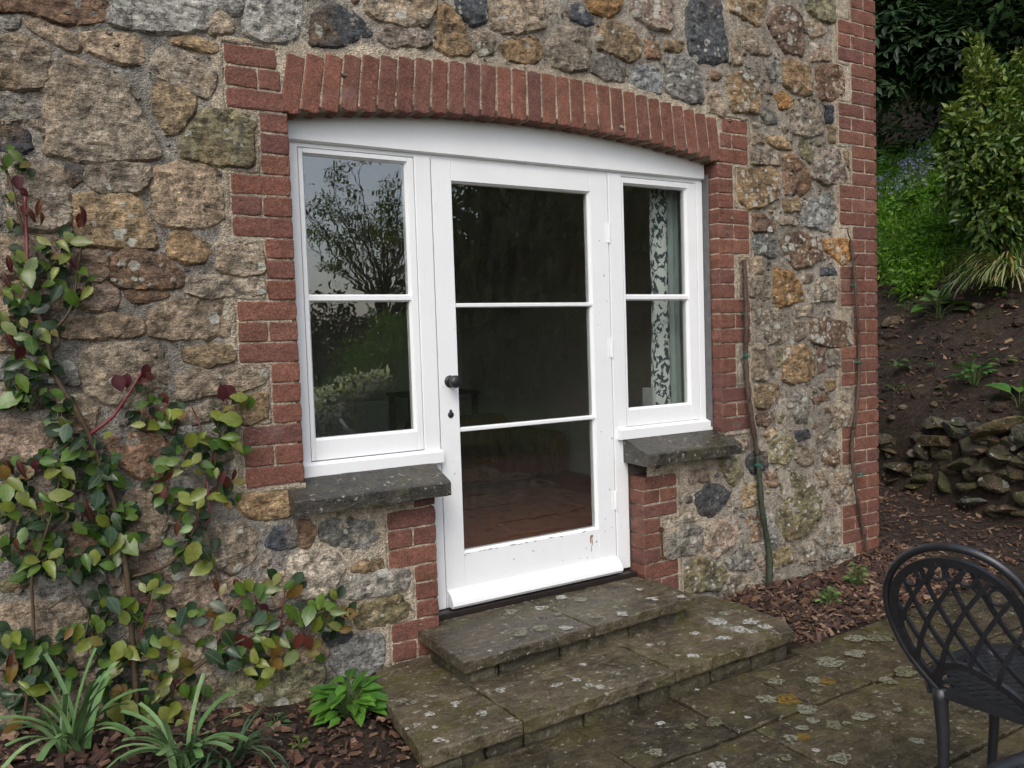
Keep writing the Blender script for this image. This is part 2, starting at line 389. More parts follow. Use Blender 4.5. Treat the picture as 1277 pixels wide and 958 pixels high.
def dens(poly, step, amp, seed, soft=True):
    out = []; n = len(poly)
    for i in range(n):
        a, b = Vector(poly[i]), Vector(poly[(i+1) % n]); L = (b-a).length; k = max(1, int(L/step))
        for j in range(k): out.append(a.lerp(b, j/k))
    for _ in range(1 if soft else 0):      # soften the traced corners
        out = [out[i]*.5 + (out[i-1]+out[(i+1) % len(out)])*.25 for i in range(len(out))]
    c = sum(out, Vector((0, 0)))/len(out); res = []
    for p in out:
        d = (p-c); L = d.length or 1
        k = 1 + amp/L*(nz(p.x*22, p.y*22, seed)*1.0+nz(p.x*60, p.y*60, seed+3)*.8)
        res.append(c+d*k)
    return res, c
from mathutils.geometry import delaunay_2d_cdt
def stone_geo(poly, seed, proud, step=.014, rough=1.0, edge=.015):
    """irregular outline; quarried face with broken facets; verts as (x, y, z) on the wall plane"""
    out, c = dens(poly, step, .007, seed); n = len(out); P = np.array([(p.x, p.y) for p in out]); Q = np.roll(P, -1, 0); E = Q-P; EL = (E**2).sum(1)
    def dist(p):
        t = np.clip(((p-P)*E).sum(1)/EL, 0, 1); return math.sqrt((((P+E*t[:, None])-p)**2).sum(1).min())
    def ins(p):
        cr = False
        for k in range(n):
            (xa, ya), (xb, yb) = P[k], Q[k]
            if (ya > p[1]) != (yb > p[1]) and p[0] < (xb-xa)*(p[1]-ya)/(yb-ya)+xa: cr = not cr
        return cr
    rad = sum((p-c).length for p in out)/n; rs = random.Random(int(seed*10)); pts = [(p.x, p.y) for p in out]; ds = [0.0]*n
    for q in (.006, .015):
        for p in out:
            e = c+(p-c)*(1-q/max((p-c).length, rad*.5)); pts.append((e.x, e.y)); ds.append(q)
    x0, z0 = P.min(0); x1, z1 = P.max(0); k = 0; z = z0
    while z < z1:
        x = x0+(step*.5 if k % 2 else 0)
        while x < x1:
            e = (x+rs.uniform(-.3, .3)*step, z+rs.uniform(-.3, .3)*step)
            if ins(e):
                d = dist(np.array(e))
                if d > .015+step*.5: pts.append(e); ds.append(d)
            x += step
        z += step*.87; k += 1
    r = delaunay_2d_cdt([Vector(p) for p in pts], [(i, (i+1) % n) for i in range(n)], [], 1, 1e-6)
    vo, fo, orig = r[0], r[2], r[3]
    tx, tz = rs.uniform(-.08, .08), rs.uniform(-.09, .03); v = []
    for p, og in zip(vo, orig):
        d = ds[og[0]] if og else 0
        h = min(1, (d/.018))**.62 if d > 0 else 0; y = edge-(proud+edge)*h
        if h > 0:
            rr = mn.ridged_multi_fractal(Vector((p.x*6, p.y*11+p.x*3, seed*1.7)), .9, 2.1, 4, 1.0, 2.0)
            cell = mn.cell(Vector((p.x*11+p.y*4+seed, p.y*17-p.x*3, seed)))
            y -= h*rough*((rr-1.1)*.007+.008*mn.fractal(Vector((p.x*26, p.y*34, seed)), .8, 2.0, 3)+.0022*cell)+h*((p.x-c.x)*tx+(p.y-c.y)*tz)
        v.append(Vector((p.x, y, p.y)))
    f = []
    for t in fo:
        a, b, e = (vo[i] for i in t[:3]); f.append(tuple(t) if (b-a).cross(e-a) > 0 else tuple(reversed(t)))
    b0 = len(v); bi = {}
    for i in range(n):
        v.append(Vector((out[i].x, edge+.03, out[i].y)))
    # skirt back into the mortar
    key = {og[0]: i for i, og in enumerate(orig) if og and og[0] < n}
    for i in range(n):
        j = (i+1) % n
        if i in key and j in key: f.append((key[j], key[i], b0+i, b0+j))
    return v, f

# ---- rubble stones: outlines measured on the wall face
CLR = dict(T=(.345,.275,.195), O=(.32,.225,.125), G=(.26,.245,.21), D=(.07,.075,.082), P=(.34,.265,.205), R=(.225,.145,.095),
           L=(.36,.355,.33), W=(.44,.385,.31), A=(.33,.185,.075), K=(.235,.205,.115), B=(.10,.105,.11))
STONES = '''
R1|0,13 0,-20 105,-20 140,8 132,24 105,30 75,26 40,18
G2|0,16 24,18 22,36 0,40
T0|28,24 55,26 80,38 94,46 97,62 85,62 60,48 35,34
T1|0,44 28,46 50,56 62,60 57,85 54,108 28,110 0,106
G4|0,116 18,116 40,122 52,132 50,144 36,148 0,148
T0|102,42 130,40 172,44 180,56 178,81 150,76 118,68 106,54
T0|64,91 83,72 103,80 132,88 157,106 171,138 185,163 200,185 200,196 163,197 125,200 94,197 56,188 61,169 58,135 56,113
T1|188,78 204,61 226,64 251,78 268,90 268,106 259,122 243,117 226,106 190,93
O0|189,108 200,103 232,111 244,125 240,141 226,160 216,165 207,160 196,138
L8|137,18 163,-20 262,-20 268,12 262,36 220,40 190,38 163,35 139,30
T1|262,22 275,14 288,26 290,38 278,42 263,40
O0|217,48 240,47 268,54 272,64 262,66 240,60 218,54
L8|305,22 312,2 330,-20 360,-20 376,10 373,35 366,48 345,52 325,52 310,44
G2|272,-20 300,-20 302,8 292,16 276,12
D1|0,160 20,158 34,168 38,184 25,188 0,190
T0|0,150 40,150 54,152 52,172 36,164 20,156 0,157
T1|18,207 40,206 72,206 82,220 80,245 88,262 82,280 60,284 30,282 12,272 8,230
D2|82,207 102,207 104,224 90,228 83,222
T2|108,206 140,205 182,206 186,216 180,232 168,240 130,242 118,236 108,226
O1|97,245 125,241 163,244 176,258 186,280 194,300 196,308 175,309 140,306 112,305 98,296 94,270
T0|194,211 232,203 272,213 277,240 278,272 262,281 238,283 205,280 192,272 193,232
K1|224,180 236,158 258,138 290,140 316,154 315,200 310,208 268,204 228,194
O0|208,296 229,291 252,300 262,310 252,326 232,328 216,318
T1|272,302 300,297 326,302 329,338 322,342 292,342 272,335
T1|232,348 250,344 276,346 328,346 330,366 300,370 262,372 236,366
R2|138,328 156,313 182,313 207,322 226,341 226,356 200,360 170,360 142,353
R0|160,363 181,362 206,364 208,370 185,376 166,376
P1|92,316 118,313 134,322 135,345 129,350 104,348 92,335
P1|100,354 130,353 140,358 150,372 142,386 110,387 88,380
T0|75,410 100,397 138,394 176,400 180,413 163,421 113,421 78,421
T1|186,404 194,384 226,374 268,374 288,382 289,418 256,421 218,423 190,418
O0|232,435 266,430 290,433 290,450 260,457 232,450
T1|110,437 135,430 175,429 197,432 209,466 213,492 194,498 156,506 132,501 107,485 104,463
T1|224,466 250,460 329,455 331,476 301,488 262,492 226,500
O0|300,498 332,490 332,520 310,528 290,526 286,510
T1|230,512 262,500 282,500 280,512 258,524 232,532 222,522
G1|225,533 270,530 292,530 290,545 262,548 228,546
P1|0,528 40,527 58,530 65,548 60,560 40,575 0,576
R1|130,548 160,540 200,545 214,560 212,590 190,598 165,590 140,572
T1|0,480 40,478 60,490 62,505 30,508 0,510
P2|30,590 98,588 100,620 98,655 60,662 20,655 14,610
R0|15,690 60,672 100,664 130,668 135,690 100,697 50,700 20,702
G1|105,560 130,566 150,610 146,648 112,655 104,600
T1|258,666 278,658 300,655 319,668 319,690 313,702 288,713 269,705 260,680
O0|294,624 310,618 357,613 361,626 361,642 344,646 319,648 310,642 302,634
D0|335,674 344,660 357,657 370,667 370,680 350,685 335,681
R0|372,660 376,650 394,652 394,668 384,682 372,676
G1|401,655 415,648 454,648 470,652 470,677 448,684 427,688 412,680 401,672
O0|440,706 457,700 477,698 478,708 457,712 440,713
W0|366,694 388,687 422,692 427,710 420,726 407,741 380,746 364,740 360,710
W1|421,731 438,718 470,713 510,710 509,731 479,742 448,746 424,745
K1|441,766 450,755 470,749 498,742 509,756 507,770 479,779 448,785
G1|420,806 447,794 475,793 478,806 475,831 454,843 423,842 414,828
D0|405,792 422,782 438,790 434,802 412,806
K1|270,850 300,836 350,828 400,828 402,845 398,870 350,885 300,888 272,880
T0|330,795 380,800 410,810 408,822 370,824 335,818
T1|330,720 354,716 358,745 340,760 318,750
P1|200,720 250,715 310,725 318,760 290,790 240,800 205,770
T1|180,805 250,812 268,850 265,890 200,895 170,860
T1|0,760 60,750 110,760 130,800 110,830 60,835 0,830
T1|0,840 60,842 120,838 165,860 170,900 120,912 0,920
P1|150,700 190,690 200,720 200,760 160,765 140,730
G1|215,600 250,600 258,640 240,660 210,650
G1|60,706 130,705 140,750 100,755 50,745
T1|0,600 10,610 14,650 8,680 0,685
T1|152,620 200,610 206,650 200,680 160,690 152,660
T1|0,290 50,295 85,300 84,340 40,345 0,340
P1|0,350 80,350 88,378 60,395 0,395
T1|0,405 68,410 72,425 60,440 0,440
G1|0,446 70,445 95,455 98,480 60,476 0,472
T1|70,505 100,495 120,510 115,535 85,540 70,530
R1|214,505 221,520 215,540 175,535 165,515
D1|391,22 407,9 432,11 454,25 464,44 438,48 425,56 388,56
T2|457,-20 532,-20 541,6 532,30 510,34 475,26 457,14
P4|472,36 494,31 522,36 535,50 529,58 488,60 472,48
O0|546,12 560,5 576,30 590,62 582,70 560,67 545,60
B2|566,-20 606,-20 606,25 588,30 572,16
T4|592,40 606,36 618,48 614,66 594,70
T2|611,24 614,-20 670,-20 680,20 676,36 645,41 626,39 612,32
O1|624,57 640,50 668,46 676,56 672,74 660,80 636,76
T1|683,53 694,38 712,34 733,40 733,60 730,86 710,88 688,82 682,68
D2|708,12 722,6 738,18 742,28 730,30 712,24
A0|718,-20 776,-20 772,10 760,20 741,14
O1|749,31 769,27 790,38 798,52 797,70 785,77 766,68 746,61
G2|740,70 757,68 778,80 777,103 757,98 738,90
L5|788,84 818,82 824,95 824,116 805,112 788,104
P5|786,-20 840,-20 838,32 832,38 812,34 790,20
R1|806,50 818,55 824,67 822,73 807,72
O1|832,51 847,52 852,61 846,66 832,63
B3|858,14 872,-20 895,-20 900,30 906,50 907,74 890,77 868,77 858,62
G3|832,70 850,70 868,80 874,100 876,128 860,128 842,120 834,112
T2|882,119 896,115 906,135 902,146 884,140
O2|911,-20 958,-20 955,16 946,34 930,22 910,12
R3|958,30 967,10 985,8 1000,22 1000,50 1000,70 978,62 968,44
K3|994,-20 1040,-20 1042,24 1040,28 1020,26 1008,10
T3|1003,30 1016,24 1030,32 1030,40 1016,46 1005,40
P3|1010,56 1021,53 1035,63 1032,76 1012,76
T3|928,30 945,42 962,62 958,68 940,66 929,58
T2|912,42 923,46 926,78 914,80
O1|978,78 992,75 1011,85 1014,113 1006,119 990,114 977,105
R3|1018,83 1033,81 1050,83 1053,97 1053,122 1036,125 1024,123 1020,106
O7|911,94 928,92 943,100 947,120 944,141 916,138 910,118
A0|966,119 977,115 990,123 983,135 974,134
P0|952,104 962,106 963,116 953,116
G3|955,76 969,72 975,86 974,104 962,98
T2|988,130 1002,124 1020,132 1027,150 1025,165 1010,170 990,166 986,150
D0|1030,132 1040,133 1039,152 1030,152
O1|1033,158 1042,160 1042,178 1034,176
T3|938,164 952,168 952,178 938,180
O2|957,170 980,171 988,186 970,184 958,178
T3|938,188 962,186 974,191 973,206 952,205 938,204
R1|978,194 988,193 1002,206 1011,222 1010,234 1000,242 980,242 978,215
O6|921,211 955,209 970,213 972,240 967,248 952,256 932,260 922,250
K3|1000,172 1014,186 1011,202 1000,194 996,182
P4|1017,201 1026,191 1044,187 1052,203 1056,225 1050,229 1028,229 1016,222
O0|1052,190 1059,190 1060,212 1055,206
O2|977,248 996,248 997,263 979,264
G6|1000,252 1028,243 1043,239 1043,258 1042,275 1030,287 1004,281 998,266
R1|939,267 952,267 966,280 964,290 939,288
T4|967,270 990,270 992,281 972,280
R6|977,294 997,290 1022,298 1024,320 1010,330 994,334 980,320 975,305
A4|1029,300 1050,298 1060,300 1060,326 1049,330 1036,318 1028,310
G4|939,294 962,292 970,310 966,322 946,316 939,308
T1|934,322 950,322 951,341 934,341
T1|935,347 959,344 961,364 958,374 935,370
A2|967,334 988,340 998,354 1003,374 984,378 970,383 967,366
T4|1020,350 1043,348 1044,376 1018,376 1018,362
D2|1027,334 1044,334 1043,343 1026,343
T6|952,390 970,387 984,390 986,410 982,430 960,428 952,410
T3|992,403 1004,402 1005,420 994,425
R9|1012,400 1033,397 1062,403 1062,430 1035,433 1013,426
T4|992,384 1014,382 1014,394 994,396
T2|937,378 949,381 948,400 938,400
T3|938,433 950,430 964,438 963,458 953,474 938,472
O2|982,434 1006,430 1017,442 1016,462 1008,474 988,478 976,472 979,452
K1|969,436 977,435 976,450 970,456
R4|1020,436 1028,436 1028,460 1021,464
G5|1033,437 1046,438 1046,455 1033,456
O3|942,480 957,479 972,481 970,495 959,508 942,508
R2|942,514 960,512 964,522 955,531 944,528
G7|982,490 1000,488 1009,498 1006,526 994,526 984,508
R3|1014,497 1026,492 1035,498 1018,506
T7|1025,511 1041,504 1060,514 1059,530 1041,535 1025,530
O2|952,542 963,536 969,541 958,549
K4|960,552 982,544 991,553 986,570 980,578 962,576
B1|994,539 1008,536 1010,546 997,549
K5|973,602 990,589 1008,598 1023,623 1023,640 1008,664 984,673 971,656 969,629
O4|925,608 944,602 950,628 928,633
D0|932,570 945,562 956,566 956,584 942,590 934,585
R4|956,590 970,591 968,606 959,606
R5|1021,568 1030,557 1046,560 1046,577 1033,583
T4|1019,590 1030,586 1033,606 1022,606
T6|1038,592 1062,592 1062,624 1046,627 1038,612
R4|932,646 947,642 950,672 938,676
G7|1030,658 1048,655 1048,679 1026,682 1014,670
T5|994,680 1016,677 1018,697 1000,702
G5|1024,687 1046,683 1064,685 1063,694 1028,704
K4|967,688 986,682 990,700 968,708
B0|868,618 884,604 897,606 909,616 903,629 886,646 872,639
G2|829,668 860,655 876,658 873,682 862,690 831,698
W1|829,648 862,639 868,648 830,660
P1|858,588 880,586 884,600 862,602
P2|880,680 897,652 914,644 922,656 914,677 893,694
G4|905,698 926,678 939,687 930,710 913,710
K4|855,714 870,696 897,704 905,715 897,735 855,740
K3|895,573 922,571 926,592 914,606 901,588
T4|910,716 930,718 945,735 920,745 902,740
G4|951,640 966,645 968,680 955,690 949,678
T2|921,322 932,322 932,368 922,368
G2|922,434 933,436 932,474 923,474
'''
n_st = 0
RUBBLE = []
for ln in STONES.strip().splitlines():
    k, pts = ln.split('|'); px = [tuple(map(float, q.split(','))) for q in pts.split()]
    px = [((-40 if x <= 0 else x), y) for x, y in px]
    poly = [at_y(x, y, 0.0) for x, y in px]; poly = [Vector((p.x, p.z)) for p in poly]
    c = sum(poly, Vector((0, 0)))/len(poly)
    poly = [c+(p-c)*(1+.0205/max((p-c).length, .02)) for p in poly]
    a2 = sum(poly[i].x*poly[i-1].y-poly[i-1].x*poly[i].y for i in range(len(poly)))
    if a2 > 0: poly.reverse()
    RUBBLE.append((k, poly, c))
for k, poly, c in RUBBLE:
    n_st += 1
    size = math.sqrt(abs(sum(poly[i].x*poly[i-1].y-poly[i-1].x*poly[i].y for i in range(len(poly))))/2)
    right = c.x > 2.1
    pr = .005 + min(size, .3)*.015 + random.uniform(-.003, .006) - (.002 if right else 0)
    if k[0] == 'D' and c.x > 2.5: pr = .004
    v, f = stone_geo(poly, n_st*3.1, pr, .011 if size < .12 else .015, 1.0 if size > .12 else .6)
    b = CLR[k[0]]; j = random.uniform(.86, 1.14); h = random.uniform(-.06, .06)
    col = (b[0]*j*(1+h), b[1]*j, b[2]*j*(1-h), int(k[1])/9*.9)
    obj('stone', v, f, M['stone'], cottage, False, None, col)

# smaller stones packed into what the big ones leave free
def pdist(p, poly):
    A = np.array([(q.x, q.y) for q in poly]); B = np.roll(A, -1, 0); E = B-A; t = np.clip(((p-A)*E).sum(1)/(E**2).sum(1), 0, 1)
    d = math.sqrt((((A+E*t[:, None])-p)**2).sum(1).min()); cr = False
    for (xa, ya), (xb, yb) in zip(A, B):
        if (ya > p[1]) != (yb > p[1]) and p[0] < (xb-xa)*(p[1]-ya)/(yb-ya)+xa: cr = not cr
    return -d if cr else d
def brick_zone(x, z):
    k = int(math.floor(z/.225)); 
    if z > 1.345 and arch_z(x) < z < arch_z(x)+.245 and -.03 < x < W_+.03: return True
    o = (S_ if (k % 2 == 0) else H_)+.028
    if 0 <= z < 1.60 and (-o < x < W_+o): return True
    if z < 0 and .29 < x < 1.86: return True
    if -.12 < z <= 0 and -.10 < x < 2.22: return True
    b = int(math.floor((Z0Q-z)/.225)); q = (1.5*S_ if b % 2 == 0 else S_)+.026
    return x > C_-q
Z0Q = 2.2058
rs = random.Random(8); small = []
BBX = [(min(q.x for q in p), max(q.x for q in p), min(q.y for q in p), max(q.y for q in p), p) for _, p, _ in RUBBLE]
cand = [(rs.uniform(-1.15, C_-.1), rs.uniform(-.80, 1.95)) for _ in range(5200)]
sc_l = []
for (x, z) in cand:
    if brick_zone(x, z): continue
    m_ = .09
    for (xa, xb, za, zb, p) in BBX:
        if xa-m_ < x < xb+m_ and za-m_ < z < zb+m_:
            m_ = min(m_, pdist(np.array((x, z)), p))
            if m_ < .014: break
    if m_ >= .014: sc_l.append((m_, x, z))
sc_l.sort(reverse=True)
for (m_, x, z) in sc_l:
    if any((x-a)**2+(z-b)**2 < (m_*.75+r_*.9)**2 for r_, a, b in small): continue
    if any(brick_zone(x+m_*.9*dx, z+m_*.7*dz) for dx, dz in ((1, 0), (-1, 0), (0, 1), (0, -1))): continue
    small.append((m_, x, z))
    if n_st+len(small) >= 297: break
for (m_, x, z) in small:
    n_st += 1; k = rs.randrange(5, 8); a0 = rs.random()*6.28; r_ = m_*1.0
    poly = [Vector((x+r_*rs.uniform(.85, 1.25)*math.cos(a0+6.283*i/k)*1.15, z+r_*rs.uniform(.75, 1.1)*math.sin(a0+6.283*i/k)*.9)) for i in range(k)]
    poly.reverse()
    v, f = stone_geo(poly, n_st*3.1, rs.uniform(.003, .008), .010, .5); b = CLR[rs.choice('TTPGTOKGR')]; j = rs.uniform(.8, 1.1)
    obj('stone', v, f, M['stone'], cottage, False, None, (b[0]*j, b[1]*j, b[2]*j, rs.choice((.1, .2, .4)) if x > 2 else .1))
# ---- bricks -------------------------------------------------------
def brick_geo(w, h, d, seed):
    rs = random.Random(seed); n = []
    for (x0, y0, x1, y1, k) in ((-w/2, -h/2, w/2, -h/2, max(3, int(w/.03))), (w/2, -h/2, w/2, h/2, 3), (w/2, h/2, -w/2, h/2, max(3, int(w/.03))), (-w/2, h/2, -w/2, -h/2, 3)):
        for j in range(k): n.append(Vector((x0+(x1-x0)*j/k, y0+(y1-y0)*j/k)))
    pts = []
    for p in n:
        cx = 1-.03*(abs(p.x) > w/2-.001 and abs(p.y) > h/2-.001)
        pts.append(Vector((p.x*cx+rs.uniform(-.0021, .0021), p.y*cx+rs.uniform(-.0021, .0021))))
    k = len(pts); v = [(p.x, d, p.y) for p in pts]+[(p.x, .005, p.y) for p in pts]
    v += [(p.x*(1-.002/w*2), .0012, p.y*(1-.002/h*2)) for p in pts]
    v += [(p.x*(1-.006/w*2), rs.uniform(-.0014, .0010), p.y*(1-.006/h*2)) for p in pts]
    f = [(q*k+i, q*k+(i+1) % k, (q+1)*k+(i+1) % k, (q+1)*k+i) for q in range(3) for i in range(k)]
    v.append((0, -.0005, 0)); f += [(3*k+i, 3*k+(i+1) % k, 4*k) for i in range(k)]
    return v, f
BRM = {}
def brick_mesh(w, h, d):
    key = (round(w, 3), round(h, 3), round(d, 3), random.randrange(3))
    if key not in BRM: BRM[key] = mesh('brick', *brick_geo(w, h, d, hash(key) & 0xffff), M['brick'])
    return BRM[key]
BC = [(.190,.080,.054), (.178,.076,.053), (.200,.088,.058), (.165,.072,.053), (.182,.082,.058), (.150,.068,.054), (.19,.080,.053), (.172,.078,.057)]
def brick(x0, x1, z0, z1, d=.10, rot=0.0, y=0.0, col=None, gap=.0055, jit=1.0):
    w, h = x1-x0-gap, z1-z0-gap
    b = random.choice(BC); j = random.uniform(.80, 1.02)
    rm = Matrix.Rotation(-rot, 3, 'Y') @ Matrix.Rotation(random.uniform(-.003, .003)*jit, 3, 'Z')
    return inst('brick', brick_mesh(w, h, d), cottage, ((x0+x1)/2, y-.003+random.uniform(-.0014, .0012)*jit, (z0+z1)/2), rm, None,
                col or (b[0]*j, b[1]*j, b[2]*j, 1))
SK = ARC_R*0+math.asin((W_/2)/ARC_R)
def jamb_row(j, wide, x_in, sgn, z0, z1, outer=S_, half=H_):
    """one course of a toothed jamb; x_in is the opening side, sgn points away from it"""
    def put(a, b): brick(min(x_in+sgn*a, x_in+sgn*b), max(x_in+sgn*a, x_in+sgn*b), z0, z1, .10)
    if not wide: put(0, half)
    elif j == 1: put(0, half); put(half, outer)
    else: put(0, outer)
for side, xin, sg in ((0, 0.0, -1), (1, W_, 1)):
    for blk in range(6):           # six blocks of three courses up to the springing
        for j in range(3):
            z0 = (blk*3+j)*CO; jamb_row(j, blk % 2 == 0, xin, sg, z0, z0+CO)
    for j in range(3):             # the block beside the arch, cut by the skewback
        z0 = 1.35+j*CO; off = (z0+CO/2-1.345)*math.tan(SK)
        a = off+.004; xi = xin+sg*a
        if j == 1:
            for p, q in ((a, S_*.48), (S_*.48, S_)): brick(min(xin+sg*p, xin+sg*q), max(xin+sg*p, xin+sg*q), z0, z0+CO)
        else: brick(min(xi, xin+sg*S_), max(xi, xin+sg*S_), z0, z0+CO)
NA = 29
for i in range(NA):                # the arch ring, bricks on edge
    th = -SK+(i+.5)*2*SK/NA; rm_ = ARC_R+.111; wv = 2*SK*rm_/NA
    cx, cz = W_/2+rm_*math.sin(th), ARC_C+rm_*math.cos(th)
    brick(cx-wv/2, cx+wv/2, cz-.111, cz+.111, .102, th, 0, gap=.0075, jit=.25)
def door_jamb(xin, sg, rows):
    for (n, wd, zt, zb) in rows:
        h = (zt-zb)/n
        for j in range(n): jamb_row(j if n == 3 else (0 if j == 0 else 1), wd, xin, sg, zt-(j+1)*h, zt-j*h, .216, .106)
door_jamb(.530, -1, [(3, True, -.155, -.388), (3, False, -.388, -.607), (2, True, -.607, -.765)])
door_jamb(1.612, 1, [(3, True, -.165, -.370), (3, False, -.370, -.588), (2, True, -.588, -.748)])
brick(.43, .53, -.155, -.112, .10)
Z0 = 2.2058
for n in range(-6, 41):            # quoin at the corner of the building
    z1 = Z0-n*CO; z0 = z1-CO; blk = (n+600)//3; j = (n+600) % 3; wide = blk % 2 == 0
    cuts = ([0, S_, S_*1.5] if j != 1 else [0, S_*.5, S_*1.5]) if wide else ([0, S_] if j != 1 else [0, S_*.5, S_])
    L = cuts[-1]
    for a, b in zip(cuts[:-1], cuts[1:]): brick(C_-L+a, C_-L+b, z0, z1, .11 if b < L-.01 else S_)
    # the same courses turned round the corner on the end wall
for (x0, x1, z0, z1) in ((2.36, 2.44, -.88, -.835), (2.46, 2.58, -.87, -.825)):
    brick(x0, x1, z0, z1, .1, R(-4), -.012)

# ---- mortar bed with the opening left free ------------------------
def in_open(x, z, g=0.0):
    if -g < x < W_+g and -.02-g*0 < z < arch_z(x)+g: return True
    return .53-g < x < 1.612+g and z <= 0
xs = np.arange(-2.4, C_-.008, .0165); zs = np.arange(-1.05, 2.75, .0165)
idx = -np.ones((len(xs), len(zs)), int); mv = []; mf = []; buff = []
def near_brick(x, z):
    if in_open(x, z, .255) and z > -.02: return True
    if .27 < x < 1.87 and z < -.09: return True
    return x > C_-.37
def pale(x, z): return (.00 < x < .46 and -.62 < z < -.10) or (1.66 < x < 2.10 and -.62 < z < -.12)
for i, x in enumerate(xs):
    for k, z in enumerate(zs):
        g = in_open(x, z, .02)
        if g: continue
        y = .005 - .007*nz(x*9, z*9, 1) - .007*nz(x*31, z*31, 5) - .005*nz(x*70, z*70, 9)
        nb = near_brick(x, z)
        if nb: y = .0012+(y-.006)*.12
        if pale(x, z) and not nb: y -= .004
        b = .9 if nb else 0.0
        b = max(b, .9 if pale(x, z) else 0, max(0, nz(x*2.2, z*2.2, 33))*.5, min(max((z-1.2)*.45, 0), .35) if x > .2 else 0, .30 if x > 2.1 else 0)
        idx[i, k] = len(mv); mv.append((x, y, z)); buff.append(b)
for i in range(len(xs)-1):
    for k in range(len(zs)-1):
        q = (idx[i, k], idx[i+1, k], idx[i+1, k+1], idx[i, k+1])
        if min(q) >= 0: mf.append(tuple(int(a) for a in q))
mo = obj('mortar', mv, mf, M['mortar'], cottage, True)
at = mo.data.attributes.new('buff', 'FLOAT', 'POINT'); at.data.foreach_set('value', np.array(buff, dtype=np.float32))

# ---- raised buff pointing along the toothed brick edges -----------
def ribbon(mb, path, wd, y=-.002):
    pts = []
    for a, b in zip(path[:-1], path[1:]):
        a, b = Vector(a), Vector(b); k = max(1, int((b-a).length/.02)); pts += [a.lerp(b, j/k) for j in range(k)]
    pts.append(Vector(path[-1])); n = len(pts); v = []
    for i, p in enumerate(pts):
        t = (pts[min(i+1, n-1)]-pts[max(i-1, 0)]).normalized(); nn = Vector((-t.y, t.x))
        w1 = wd*(.55+.30*nz(p.x*30, p.y*30, 2)); w2 = wd*(.55+.30*nz(p.x*30, p.y*30, 12))
        yy = y-.0025*nz(p.x*45, p.y*45, 7)
        for o_, y_ in ((-w1, .012), (-w1*.75, yy+.003), (0, yy), (w2*.75, yy+.003), (w2, .012)):
            q = p+nn*o_; v.append((q.x, y_, q.y))
    f = [(i*5+k, i*5+k+1, (i+1)*5+k+1, (i+1)*5+k) for i in range(n-1) for k in range(4)]
    mb.add(v, f)
pm = MB(); g = .012
def toothed(xw, xn, zlist, sg):
    p = []
    for (zt, zb, wd) in zlist:
        x = (xw if wd else xn)+sg*g; p += [(x, zt), (x, zb)]
    return p
zl = [(1.575+g, 1.35-g, True)]+[(1.35-i*.225+(g if i % 2 else -g), 1.35-(i+1)*.225+(-g if i % 2 else g), i % 2 == 1) for i in range(6)]
ribbon(pm, [(-.03, 1.575+g)]+toothed(-S_, -H_, zl, -1)+[(0.0, -g)], .024)
ribbon(pm, [(W_+.03, 1.575+g)]+toothed(W_+S_, W_+H_, zl, 1)+[(W_+.02, -g)], .018)
zq = []
for b in range(-2, 14):
    zt = Z0-b*.225; wd = b % 2 == 0; zq.append((zt+(g if wd else -g), zt-.225+(-g if wd else g), wd))
ribbon(pm, toothed(C_-1.5*S_, C_-S_, zq, -1), .018)
ribbon(pm, [(.45, -.13), (.302, -.14), (.302, -.40), (.412, -.40), (.412, -.597), (.302, -.60), (.302, -.78)], .024)
ribbon(pm, [(1.64, -.15), (1.842, -.155), (1.842, -.382), (1.732, -.382), (1.732, -.578), (1.842, -.578), (1.842, -.76)], .02)
ribbon(pm, [(W_/2+(ARC_R+.232)*math.sin(t), ARC_C+(ARC_R+.232)*math.cos(t)) for t in [SK*(i/14-1) for i in range(29)]], .012, .001)
pm.box(W_+.0065, W_+.112, .0022, .099, -.01, 1.352); pm.box(-.112, -.0065, .0022, .099, -.01, 1.352)
pm.box(.33, .522, .0022, .0985, -.762, -.16); pm.box(1.6205, 1.81, .0022, .0985, -.745, -.17)
ar_ = []
for i in range(59):
    t = SK*(i/29-1); 
    for (rr, yy) in ((.008, .1), (.008, .0015), (.218, .0015)): ar_.append((W_/2+(ARC_R+rr)*math.sin(t), yy, ARC_C+(ARC_R+rr)*math.cos(t)))
pm.add(ar_, [(i*3+k, i*3+k+1, (i+1)*3+k+1, (i+1)*3+k) for i in range(58) for k in (0, 1)])
po = pm.build('pointing', M['point'], cottage, True)

# ---- body of the wall behind the facing ---------------------------
cb = MB(); T0_, T1_ = .031, .40
cb.box(-6, .0-.11, T0_, T1_, -1.3, 4.2); cb.box(-.11, -.004, .101, T1_, -.02, 1.36); cb.box(-.11, .52, .101, T1_, -1.3, -.045); cb.box(-.11, .31, T0_, .0995, -1.3, -.1); cb.box(.31, .425, T0_+.001, .0995, -1.3, -.79)
cb.box(W_+.004, W_+.115, .1, T1_, -.02, 1.36); cb.box(W_+.115, C_-.004, T0_, T1_, -1.3, 4.2); cb.box(1.617, W_+.115, .101, T1_, -1.3, -.045); cb.box(1.83, W_+.114, T0_, .0995, -1.3, -.1)
cb.box(-.11, W_+.115, .103, T1_, 1.50, 4.2); cb.box(-.11, W_+.115, T0_, .1025, 1.67, 4.2)
cb.box(C_-.3, C_-.005, T1_+.001, 5.4, -1.3, 4.2)
cb.build('wall_core', M['core'], cottage)
rl = MB()
rl.box(-.0035, 0.0, .17, T1_, -.04, 1.5); rl.box(W_, W_+.0035, .17, T1_, -.04, 1.5); rl.box(0, W_, .17, T1_, 1.42, 1.49)
rl.box(.001, .535, .17, T1_, -.044, -.02); rl.box(1.61, W_-.001, .17, T1_, -.044, -.02)
rl.build('reveal_plaster', M['plaster'], cottage)

